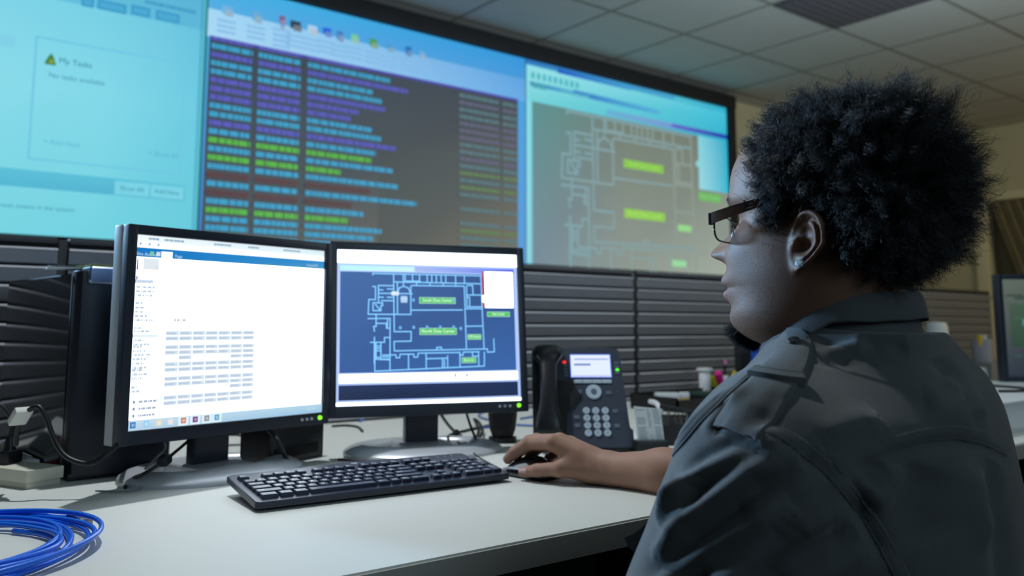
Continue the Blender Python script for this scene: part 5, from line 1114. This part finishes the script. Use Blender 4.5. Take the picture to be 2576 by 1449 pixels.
def vnoise(P, sc, seed):
    r = np.random.default_rng(seed); o = np.zeros(len(P))
    for k in range(14): d = r.normal(size=3); d /= np.linalg.norm(d); o += np.sin(P@d*sc*(.6+.9*r.random())+r.random()*6.28)
    return o/14
sd2 = np.full(len(V3_), 9.)
for pts in (zz(700, 738, 880, 803, 1060, 962, 1220, 1152, 1350, 1382), zz(1085, 935, 1350, 803, 1650, 748, 1895, 832)):
    for c_, _n in trace(bvhJ, pts)[::2]: sd2 = np.minimum(sd2, ((V3_-np.array(c_))**2).sum(1))
disp += .0016*vnoise(V3_, 240, 9)*np.exp(-sd2/(2*.014**2))
disp += .0026*vnoise(V3_*np.array([1, 1, .55]), 70, 12)
disp += .0022*vnoise(V3_, 45, 3)+.0012*vnoise(V3_, 95, 4)
V3d = V3_+NJ*disp[:, None]
def fabric():
    m = bpy.data.materials.new('jacket_twill'); m.use_nodes = True; nt = m.node_tree; b = nt.nodes['Principled BSDF']; L_ = nt.links.new
    tc = nt.nodes.new('ShaderNodeTexCoord'); mp = nt.nodes.new('ShaderNodeMapping'); mp.inputs['Rotation'].default_value = (.5, .6, .9); L_(tc.outputs['Object'], mp.inputs['Vector'])
    wv = nt.nodes.new('ShaderNodeTexWave'); wv.inputs['Scale'].default_value = 230; wv.inputs['Distortion'].default_value = 1.2; wv.inputs['Detail'].default_value = 1; L_(mp.outputs[0], wv.inputs['Vector'])
    n1 = nt.nodes.new('ShaderNodeTexNoise'); n1.inputs['Scale'].default_value = 16; n1.inputs['Detail'].default_value = 6; L_(tc.outputs['Object'], n1.inputs['Vector'])
    n2 = nt.nodes.new('ShaderNodeTexNoise'); n2.inputs['Scale'].default_value = 900; n2.inputs['Detail'].default_value = 2; L_(tc.outputs['Object'], n2.inputs['Vector'])
    mx = nt.nodes.new('ShaderNodeMix'); mx.data_type = 'RGBA'; mx.inputs[6].default_value = (.046, .051, .052, 1); mx.inputs[7].default_value = (.084, .090, .090, 1); L_(n1.outputs['Fac'], mx.inputs[0])
    m2 = nt.nodes.new('ShaderNodeMix'); m2.data_type = 'RGBA'; m2.blend_type = 'MULTIPLY'; m2.inputs[0].default_value = .35; L_(mx.outputs[2], m2.inputs[6]); L_(wv.outputs['Color'], m2.inputs[7]); L_(m2.outputs[2], b.inputs['Base Color'])
    b.inputs['Roughness'].default_value = .85; b.inputs['Specular IOR Level'].default_value = .25; b.inputs['Sheen Weight'].default_value = .25; b.inputs['Sheen Roughness'].default_value = .4
    ad = nt.nodes.new('ShaderNodeMath'); ad.operation = 'ADD'; L_(wv.outputs['Fac'], ad.inputs[0]); L_(n2.outputs['Fac'], ad.inputs[1])
    bp = nt.nodes.new('ShaderNodeBump'); bp.inputs['Strength'].default_value = .45; bp.inputs['Distance'].default_value = .0007; L_(ad.outputs[0], bp.inputs['Height']); L_(bp.outputs['Normal'], b.inputs['Normal'])
    return m
m_jk = fabric(); jk = child('jacket', np_mesh('jacket', [(loc(V3d), Q3_)]), m_jk); jk['label'] = 'dark grey twill jacket'
bvhJ = BVHTree.FromPolygons([tuple(v) for v in V3d], [tuple(int(i) for i in q) for q in Q3_])
def snap(bv, p):
    q, n, i, d = bv.find_nearest(p); return q, n
def strip(name, pts, width, lift, bv=None, nseg=8, parent=jk, mt=None, prof=None, taper=None, sm=4):
    """a sewn band lying on the cloth: follows the line, its cross section laid onto the surface"""
    bv = bv or bvhJ; T = trace(bv, pts); C_ = [t[0] for t in T]
    for _ in range(sm): C_ = [C_[0]]+[(C_[i-1]+C_[i]*2+C_[i+1])/4 for i in range(1, len(C_)-1)]+[C_[-1]]
    prof = prof or (lambda s: lift*(1-abs(2*s-1)**6)); t = bmesh.new(); rows = []; n = len(C_)
    for i, c in enumerate(C_):
        d = (C_[min(i+1, n-1)]-C_[max(i-1, 0)]).normalized(); q, nn = snap(bv, c); sd = nn.cross(d).normalized(); w_ = width*(taper(i/(n-1)) if taper else 1); row = []
        for j in range(nseg+1):
            s_ = j/nseg; p = c+sd*((s_-.5)*w_); q, n2 = snap(bv, p); n3 = (n2+nn*2).normalized(); row.append(q+n3*prof(s_))
        rows.append(row)
    for _ in range(1):
        rows = [rows[0]]+[[(rows[i-1][j]+rows[i][j]*2+rows[i+1][j])/4 for j in range(nseg+1)] for i in range(1, n-1)]+[rows[-1]]
    top = [[t.verts.new(p-Vector(man_off)) for p in r] for r in rows]
    for a, b in zip(top, top[1:]):
        for j in range(nseg): t.faces.new((a[j], a[j+1], b[j+1], b[j]))
    # turned-under border so that the band has thickness
    bd = [r[0] for r in top], [r[-1] for r in top][::1]
    def skirt(vs, ns):
        lo = [t.verts.new(v.co-ns[k]*.004) for k, v in enumerate(vs)]
        for k in range(len(vs)-1): t.faces.new((vs[k], vs[k+1], lo[k+1], lo[k]))
    nrm = [snap(bv, rows[i][nseg//2])[1] for i in range(n)]
    skirt([r[0] for r in top], nrm); skirt([r[-1] for r in top], nrm); skirt(top[0], [nrm[0]]*(nseg+1)); skirt(top[-1], [nrm[-1]]*(nseg+1))
    bmesh.ops.recalc_face_normals(t, faces=t.faces); me = bpy.data.meshes.new(name); t.to_mesh(me); t.free(); shade_auto(me, 50); return link(name, me, mt or m_jk, parent)
def stitched(s): # two rows of stitching press the band down
    return .0020*(1-abs(2*s-1)**8)-.0009*(math.exp(-((s-.22)/.05)**2)+math.exp(-((s-.78)/.05)**2))
strip('seam', zz(700, 738, 790, 748, 880, 803, 960, 872, 1060, 962, 1150, 1062, 1220, 1152, 1290, 1262, 1350, 1382, 1400, 1475), .0135, .002, prof=stitched, nseg=12)
strip('seam', zz(1085, 935, 1200, 872, 1350, 803, 1500, 763, 1650, 748, 1780, 772, 1895, 832), .0135, .002, prof=stitched, nseg=12)
strip('seam', zz(690, 430, 560, 540, 400, 690, 310, 800, 250, 905), .0110, .002, prof=stitched, nseg=12)
ep_prof = lambda s: .0048*(1-abs(2*s-1)**10)+.0010*(math.exp(-((s-.07)/.05)**2)+math.exp(-((s-.93)/.05)**2))
ep = strip('epaulet', zz(588, 752, 640, 660, 700, 580, 765, 505, 825, 420, 858, 340, 864, 236), .041, .004, prof=ep_prof, nseg=16, taper=lambda t: (1.18-.25*t) if t < .87 else .965*max(.02, (1-t)/.13)**.8)
lp = lambda s: .0088*(1-abs(2*s-1)**8)+.0014*(math.exp(-((s-.12)/.07)**2)+math.exp(-((s-.88)/.07)**2))
strip('epaulet_loop', zz(668, 478, 740, 492, 820, 505, 905, 512), .0150, .005, prof=lp, nseg=12)
h_, n_ = on(bvhJ, *zz(868, 330)[0])
if h_ is None: h_, n_ = on(bvhJ, *zz(850, 380)[0])
m = MB(); p = h_-Vector(man_off)+n_*.0055; m.cyl(p, p+n_*.0022, .0062, .0055, 24); m.build('button', mat('button_dark', rgb(34, 34, 38), .35), jk)
# jacket front flap at the lower left
p0 = at_d(1608, 1345, .93)-Vector(man_off)
m = MB(); m.tube([p0+Vector((.02, -.02, .03)), p0+Vector((.0, .0, .012)), p0+Vector((-.012, .004, -.01)), p0+Vector((.01, -.02, -.05))], [.012]*4+[.012]*30, 10)
m.bm.free(); m.bm = bmesh.new()
fl = [(1662, 1268), (1640, 1298), (1612, 1330), (1588, 1346), (1570, 1352), (1580, 1376), (1600, 1392), (1622, 1398), (1660, 1380), (1690, 1330)]
a_ = [m.bm.verts.new(at_d(u, v, .925+.0004*(u-1600))-Vector(man_off)) for u, v in fl]; b_ = [m.bm.verts.new(at_d(u, v, .931+.0004*(u-1600))-Vector(man_off)) for u, v in fl]
m.bm.faces.new(a_); m.bm.faces.new(b_[::-1])
for k in range(len(fl)): m.bm.faces.new((a_[k], b_[k], b_[(k+1) % len(fl)], a_[(k+1) % len(fl)]))
m.build('front_flap', m_jk, jk)

# ---- collar: stand and fall around the neck
def collar():
    bm = bmesh.new(); rows = []; n = 96; C0 = (-.008, 0.)
    for i in range(n+1):
        th = math.radians(-148+296*i/n); c = math.cos(th); fr = (1-c)/2     # 0 at the back, 1 at the front
        ft = max(0, fr-.45)/.55
        zt = 1.047-.012*fr-.046*ft**1.5; rf = .066+.016*fr; rl = .078+.004*fr; wob = .0015*math.sin(th*5+1)+.001*math.sin(th*11)
        fall = .027+.034*ft; spread = .006+.020*ft
        prof = [(.006, -.062), (.0, -.030), (-.002, -.004), (.0, .001), (.004, .0025), (.008, .0005), (.008+spread*.45, -fall*.45), (.008+spread+wob, -fall), (.006+spread+wob, -fall-.0020), (.0045+spread*.45, -fall*.5), (.0042, -.007), (.004, -.030), (.010, -.062)]
        row = []
        for dr, dz in prof:
            R_ = np.array([C0[0]-(rf+dr)*c+.012*fr*0, (rl+dr)*math.sin(th), zt+dz+wob*.6]); row.append(bm.verts.new(to_world(BM, R_)-man_off))
        rows.append(row)
    k = len(rows[0])
    for a, b in zip(rows, rows[1:]):
        for j in range(k): bm.faces.new((a[j], a[(j+1) % k], b[(j+1) % k], b[j]))
    bm.faces.new(rows[0][::-1]); bm.faces.new(rows[-1]); bmesh.ops.recalc_face_normals(bm, faces=bm.faces)
    me = bpy.data.meshes.new('collar'); bm.to_mesh(me); bm.free(); shade_auto(me, 60); o = link('collar', me, m_jk, jk)
    s_ = o.modifiers.new('s', 'SUBSURF'); s_.levels = 1; s_.render_levels = 1
collar()

# ---- hair
def inpoly(f, h, poly):
    ins = np.zeros(len(f), bool); n = len(poly)
    for i in range(n):
        (x0, y0), (x1, y1) = poly[i], poly[(i+1) % n]; c = ((y0 > h) != (y1 > h)) & (f < (x1-x0)*(h-y0)/(y1-y0+1e-12)+x0); ins ^= c
    return ins
HP = [(.110, .100), (.074, .095), (.050, .074), (.042, .046), (.041, .016), (.031, .009), (.018, .018), (.014, .032), (.0, .036), (-.024, .030), (-.031, .0), (-.030, -.026), (-.040, -.056), (-.055, -.074), (-.14, -.076), (-.3, .05), (-.2, .3), (.2, .3)]
def tubes(name, paths, rad, mt, parent, ns=3):
    """many thin strands in one mesh; paths: (n, k, 3), rad: (n, k)"""
    P = np.asarray(paths, np.float32); n, k, _ = P.shape; T = np.gradient(P, axis=1); T /= np.linalg.norm(T, axis=2, keepdims=True)+1e-9
    up = np.tile(np.array([.31, .52, .79], np.float32), (n, k, 1)); A_ = np.cross(T, up); A_ /= np.linalg.norm(A_, axis=2, keepdims=True)+1e-9; B_ = np.cross(T, A_)
    V = np.stack([P+(A_*math.cos(2*PI*j/ns)+B_*math.sin(2*PI*j/ns))*rad[..., None] for j in range(ns)], 2).reshape(-1, 3)
    base = (np.arange(n)[:, None, None]*k+np.arange(k-1)[None, :, None])*ns; j = np.arange(ns)[None, None, :]; j2 = (j+1) % ns
    Q = np.stack([base+j, base+j2, base+ns+j2, base+ns+j], -1).reshape(-1, 4)
    return link(name, np_mesh(name, [(V, Q)]), mt, parent)
HC = np.array([-.031, 0, .050]); HR = np.array([.118, .110, .108]); SC_ = np.array([.000, 0, .035]); SR = np.array([.097, .075, .102])
def outer_r(d):   # hair boundary distance from HC along direction d
    return (np.abs(d/HR)**2.6).sum(-1)**(-1/2.6)
def scalp(d):     # point where a ray from HC leaves the skull
    o = (HC-SC_)/SR; q = d/SR; a = (q*q).sum(-1); b = (o*q).sum(-1); c = (o*o).sum()-1; t = (-b+np.sqrt(b*b-a*c))/a; return HC+d*t[..., None]
m_hair = mat('hair_black', (.013, .013, .015, 1), .50, spec=.55)
m_core = mat('hair_core', (.006, .006, .007, 1), .9, spec=.1)
rg = np.random.default_rng(5)
NT = 780; gold = (1+5**.5)/2; ii = np.arange(NT*2)+.5; phi = np.arccos(1-2*ii/(NT*2)); th = 2*PI*ii/gold; dirs = np.stack([np.cos(th)*np.sin(phi), np.sin(th)*np.sin(phi), np.cos(phi)], 1)
root = scalp(dirs); ok = inpoly(root[:, 0], root[:, 2], HP); dirs = dirs[ok]; root = root[ok]; NTK = len(dirs)
lenf = np.ones(NTK); nape = np.clip((root[:, 2]+.08)/.06, .0, 1); 
outr = outer_r(dirs); tiplen = outr-np.linalg.norm(root-HC, axis=1)
front = np.clip((root[:, 0]-.02)/.06, 0, 1)*np.clip((.070-root[:, 2])/.05, 0, 1)
earc = np.exp(-((root[:, 0]+.0)/.035)**2-((root[:, 2]-.035)/.028)**2)
tiplen = np.maximum(.012, tiplen*(1-.30*earc)*(.62+.38*nape)*(1-.30*front))*(1+.20*rg.normal(size=NTK)).clip(.66, 1.45)
paths = []; rads = []; NS = 40; K = 24
t = np.linspace(0, 1, K)
for i in range(NTK):
    d = dirs[i]; n0 = d+.22*rg.normal(size=3); n0 /= np.linalg.norm(n0); L_ = tiplen[i]
    a = np.cross(n0, [.3, .5, .8]); a /= np.linalg.norm(a); b = np.cross(n0, a); bend = (a*rg.normal()+b*rg.normal())*.22
    tw = .0098+.003*rg.random()
    for s_ in range(NS):
        off = rg.normal(size=2)*tw*.62; Ls = L_*(1.06-.45*rg.random()**1.6); pz = rg.random()*6.28; turns = min(4.6, (Ls/.0095)*(.7+.5*rg.random())); rr = .0012+.0020*rg.random()
        conv = 1-.68*t**1.2; hel = t*turns*2*PI+pz
        X = off[0]*conv+rr*np.cos(hel)*np.clip(t*5, 0, 1); Y = off[1]*conv+rr*np.sin(hel)*np.clip(t*5, 0, 1); Zs = Ls*t
        P = root[i]-n0*.004+n0*Zs[:, None]+(a*X[:, None]+b*Y[:, None])+bend*(Ls*(t**2))[:, None]*.55
        if rg.random() < .07: P = P+(a*rg.normal()+b*rg.normal())*(t**2*.010)[:, None]+n0*(t*.006)[:, None]
        paths.append(P); rads.append(np.full(K, .00018+.00010*rg.random())*(1-.5*t**3))
Ph = to_world(HM, np.array(paths).reshape(-1, 3)).reshape(len(paths), K, 3)-man_off
hair = tubes('hair', Ph, np.array(rads, np.float32), m_hair, man)
def core_f(P):
    p = to_local(HM, P); v = p-HC; r = np.linalg.norm(v, axis=-1)+1e-6; d = v/r[..., None]; o = outer_r(d); a = scalp(d); rs = np.linalg.norm(a-HC, axis=-1)
    f_, h_ = a[..., 0], a[..., 2]; ok = inpoly(f_.ravel()+.007, h_.ravel()-.004*(f_.ravel() > 0), HP).reshape(f_.shape)
    fr = np.clip((f_-.02)/.06, 0, 1)*np.clip((.075-h_)/.05, 0, 1); np_ = np.clip((h_+.08)/.06, 0, 1)
    lim = np.where(ok, rs+(o-rs)*(.58)*(.62+.38*np_)*(1-.80*fr), rs-.012)
    nz = .0035*np.sin(p[..., 0]*260+np.sin(p[..., 2]*190)*2)*np.sin(p[..., 1]*240+1)*np.sin(p[..., 2]*250)
    return (r-lim-nz*ok)*.8
Vh, Qh = surface_nets(core_f, ho-np.array([.20, .20, .09]), ho+np.array([.20, .20, .19]), .0042); Vh = relax(Vh, Qh, 2, .5)
child('hair_mass', np_mesh('hair_mass', [(loc(Vh), Qh)]), m_core, hair)
# goatee, stubble and eyebrows
def patch_hair(name, cen, rad, n, ln, curl, seed, fuzz=1.0, rr=.00022, parent=man):
    r = np.random.default_rng(seed); hv = ph_; d = ((hv-np.array(cen))/np.array(rad)); m_ = np.where((d**2).sum(1) < 1)[0]; pick = r.choice(m_, n)
    me = body_me; N_ = np.empty(len(me.vertices)*3, np.float32); me.vertices.foreach_get('normal', N_); N_ = N_.reshape(-1, 3)[pick]; P0 = loc(V1_)[pick]+r.normal(size=(n, 3))*.0007
    K = 9; t = np.linspace(0, 1, K); dn = N_+r.normal(size=(n, 3))*.35*fuzz+np.array([0, 0, -.35]); dn /= np.linalg.norm(dn, axis=1, keepdims=True)
    a = np.cross(dn, [.3, .5, .8]); a /= np.linalg.norm(a, axis=1, keepdims=True); b = np.cross(dn, a); L_ = ln*(.5+.7*r.random(n)); ph0 = r.random(n)*6.28; cr = curl*(.5+r.random(n))
    hel = t[None, :]*L_[:, None]/.006*2*PI+ph0[:, None]; E_ = np.clip(t*4, 0, 1)[None, :]
    P = P0[:, None]+dn[:, None]*(L_[:, None]*t)[..., None]+a[:, None]*(cr[:, None]*np.cos(hel)*E_)[..., None]+b[:, None]*(cr[:, None]*np.sin(hel)*E_)[..., None]
    return tubes(name, P, np.full((n, K), rr, np.float32)*(1-.6*t[None, :]**2), mat('beard_black', (.008, .008, .009, 1), .7, spec=.2), parent)
patch_hair('goatee', (.098, 0, -.100), (.022, .019, .013), 3600, .0125, .0012, 1)
patch_hair('stubble', (.060, 0, -.075), (.075, .085, .045), 3000, .0011, .0001, 2, .8, .00010)
for sg in (1, -1): patch_hair('eyebrow', (.095, sg*.032, .0475), (.010, .017, .0035), 130, .0018, .0001, 3, .4, .00012)
# thumbnail and fingernail
bvhH = BVHTree.FromPolygons([tuple(v) for v in V2_], [tuple(int(i) for i in q) for q in Q2_])
m_nail = mat('nail', (.46, .30, .27, 1), .32, spec=.5)
strip('fingernail', [(1302, 1184), (1310, 1184), (1318, 1184), (1324, 1184)], .0115, .0007, bv=bvhH, nseg=8, parent=body_o, mt=m_nail, prof=lambda s: .0006*(1-abs(2*s-1)**6)+.0002, taper=lambda t: .70+.3*math.sin(PI*min(1, t*.9+.1)), sm=1)

# ---- trousers and chair (below the frame, out of sight of the photo)
hip = to_world(BM, np.array([[0, .09, .50], [0, -.09, .50], [.42, .13, .52], [.42, -.13, .52], [.40, .13, .09], [.40, -.13, .09]]))
def legs(P):
    d = smin(cone_f(P, hip[0], hip[2], .085, .065), cone_f(P, hip[1], hip[3], .085, .065), .03); d = smin(d, smin(cone_f(P, hip[2], hip[4], .064, .045), cone_f(P, hip[3], hip[5], .064, .045), .001), .02)
    p = to_local(BM, P); t_ = torso_q(p, -.01); t_ = np.maximum(np.maximum(t_, p[..., 2]-.66), .47-p[..., 2]); return smin(d, t_, .03)
VL, QL = surface_nets(legs, bo+np.array([-.42, -.30, .03]), bo+np.array([.40, .58, .70]), .012)
child('trousers', np_mesh('trousers', [(loc(VL), QL)]), mat('trouser_dark', rgb(34, 36, 42), .85, bump=.1, bscale=500))
for k in (4, 5):
    m = MB(); c = hip[k]-man_off; fx_ = np.array(BM.to_3x3())[:, 0]; m.boxm(Matrix.Translation((c[0]+fx_[0]*.06, c[1]+fx_[1]*.06, .045)) @ Matrix.Rotation(math.radians(15), 4, 'Z'), .095, .28, .085, .03, 4); m.build('shoe', m_phb if 'm_phb' in globals() else mat('shoe_black', rgb(20, 20, 22), .4), man)
ch = thing('office_chair', 'black office chair under the seated man', 'chair', tuple(to_world(BM, np.array([.08, 0, 0]))), math.radians(15))
m_ch = mat('chair_black', rgb(26, 27, 30), .7)
m = MB(); m.box(-.23, -.22, .375, .23, .25, .412, .02, 4); m.build('seat', m_ch, ch)
m = MB(); m.cyl((0, 0, .07), (0, 0, .38), .028); m.build('gas_column', m_ch, ch)
for k in range(5):
    a = 2*PI*k/5+.3; m = MB(); m.cyl((0, 0, .085), (.28*math.cos(a), .28*math.sin(a), .065), .022, .014, 10); m.build('base_arm', m_ch, ch)
    m = MB(); m.cyl((.28*math.cos(a)-.012*math.sin(a), .28*math.sin(a)+.012*math.cos(a), .0275), (.28*math.cos(a)+.012*math.sin(a), .28*math.sin(a)-.012*math.cos(a), .0275), .0270, None, 16); m.build('caster', m_ch, ch)

# ---- glasses and ear stud
gl = thing('eyeglasses', 'half-rim glasses with dark tortoise temples worn by the man', 'glasses', tuple(HM @ Vector((.10, 0, .03))), 0)
goff = Vector(gl.location)
def hw(f, l, h): return (HM @ Vector((f, l, h)))-goff
m_tor = mat('tortoise', rgb(62, 38, 24), .25, noise=.75, nscale=70, coat=.3); m_met = mat('frame_metal', rgb(120, 124, 130), .2, metal=1)
def flat_bar(pts, hts, th, mt, name):
    m = MB(); rings = []
    for (f, l, h), H_ in zip(pts, hts):
        rings.append([m.bm.verts.new(hw(f, l+dx, h+dz)) for dx, dz in ((-th/2, -H_/2), (th/2, -H_/2), (th/2, H_/2), (-th/2, H_/2))])
    for a, b in zip(rings, rings[1:]):
        for j in range(4): m.bm.faces.new((a[j], a[(j+1) % 4], b[(j+1) % 4], b[j]))
    m.bm.faces.new(rings[0][::-1]); m.bm.faces.new(rings[-1]); bmesh.ops.recalc_face_normals(m.bm, faces=m.bm.faces)
    bmesh.ops.bevel(m.bm, geom=list(m.bm.edges), offset=.0004, segments=2, affect='EDGES'); return m.build(name, mt, gl)
for sg in (1, -1):
    tp = [(.0985, sg*.0735, .0230), (.088, sg*.0770, .0250), (.07, sg*.0790, .0290), (.04, sg*.0800, .0355), (.01, sg*.0790, .0395), (-.012, sg*.0785, .036), (-.024, sg*.0775, .018)]
    ht = [.0120, .0116, .0108, .0088, .0050, .0045, .0040]
    flat_bar(tp, ht, .0020, m_tor, 'temple'); flat_bar([(a, b, c+h_*.5) for (a, b, c), h_ in zip(tp[:5], ht)], [.0006]*5, .0024, m_met, 'temple_trim'); flat_bar([(.060, sg*.0795, .0333), (.0585, sg*.0795, .0335)], [.011, .011], .0028, m_met, 'temple_ring')
    m = MB(); m.boxm(Matrix.Translation(hw(.1002, sg*.0715, .0227)) @ HM.to_3x3().to_4x4(), .0030, .006, .0130, .0008); m.build('hinge', m_met, gl)
    cx, cz = sg*.0415, .0140; N = 40; rim = []
    for k in range(N):
        a = 2*PI*k/N; ca, sa = math.cos(a), math.sin(a); x = .0275*math.copysign(abs(ca)**.62, ca); z = .0138*math.copysign(abs(sa)**.70, sa)
        rim.append((.0985-.10*(x*sg > 0)*0-.08*max(0, x*sg)*.35, cx+x, cz+z))
    m = MB(); t_ = sweep([hw(*p) for p in rim+rim[:1]], .0009, 6); m._add(t_); m.build('rim', m_met, gl, smooth=True)
    m = MB(); vs = [m.bm.verts.new(hw(*p)) for p in rim]; v2 = [m.bm.verts.new(hw(p[0]-.0015, p[1], p[2])) for p in rim]; m.bm.faces.new(vs); m.bm.faces.new(v2[::-1])
    for k in range(N): m.bm.faces.new((vs[k], v2[k], v2[(k+1) % N], vs[(k+1) % N]))
    m.build('lens', mat('lens_glass', rgb(245, 248, 250), .02, trans=1.0, ior=1.12), gl)
    m = MB(); m.tube([hw(.100, sg*.016, .020), hw(.0985, sg*.0145, .016), hw(.099, sg*.0135, .010)], .0008, 6); m.ball(hw(.099, sg*.0130, .009), .003, (.6, 1, 1.4), 10); m.build('nose_pad', m_met, gl)
m = MB(); m.tube([hw(.0985, -.0150, .022), hw(.1055, 0, .026), hw(.0985, .0150, .022)], .0014, 8); m.build('bridge', m_met, gl, smooth=True)
ep_ = HM @ Vector((.0085, .0790, -.0345))
for (du, dv) in [(0, 0)]:
    bvB = BVHTree.FromPolygons([tuple(v) for v in V1_], [tuple(int(i) for i in q) for q in Q1_]); h_, n_ = on(bvB, 2014, 665)
st_ = thing('ear_stud', 'clear sparkling stud earring in the left ear of the man', 'earring', tuple(h_), 0)
dd = (n_*.5-ray(2014, 665).normalized()*.5).normalized(); Rm = dd.to_track_quat('Z', 'Y').to_matrix().to_4x4()
bm = bmesh.new(); N = 12; g_t = [bm.verts.new((.0026*math.cos(2*PI*k/N), .0026*math.sin(2*PI*k/N), .0042)) for k in range(N)]; g_m = [bm.verts.new((.0045*math.cos(2*PI*(k+.5)/N), .0045*math.sin(2*PI*(k+.5)/N), .0028)) for k in range(N)]; g_b = bm.verts.new((0, 0, -.001))
bm.faces.new(g_t)
for k in range(N): bm.faces.new((g_t[k], g_m[k], g_t[(k+1) % N])); bm.faces.new((g_t[(k+1) % N], g_m[k], g_m[(k+1) % N])); bm.faces.new((g_m[k], g_b, g_m[(k+1) % N]))
bmesh.ops.recalc_face_normals(bm, faces=bm.faces)
me = bpy.data.meshes.new('gem'); bm.to_mesh(me); bm.free(); o = link('gem', me, mat('gem', rgb(236, 244, 250), .04, spec=1.0, metal=.55), st_); o.matrix_local = Rm
m = MB(); m.cyl((0, 0, -.0005), (0, 0, .0018), .0040, .0046, 20); 
for k in range(4): a = PI/4+PI/2*k; m.cyl((.0043*math.cos(a), .0043*math.sin(a), 0), (.0040*math.cos(a), .0040*math.sin(a), .0036), .0006, None, 8)
o = m.build('setting', mat('chrome', rgb(210, 212, 216), .15, metal=1), st_); o.matrix_local = Rm
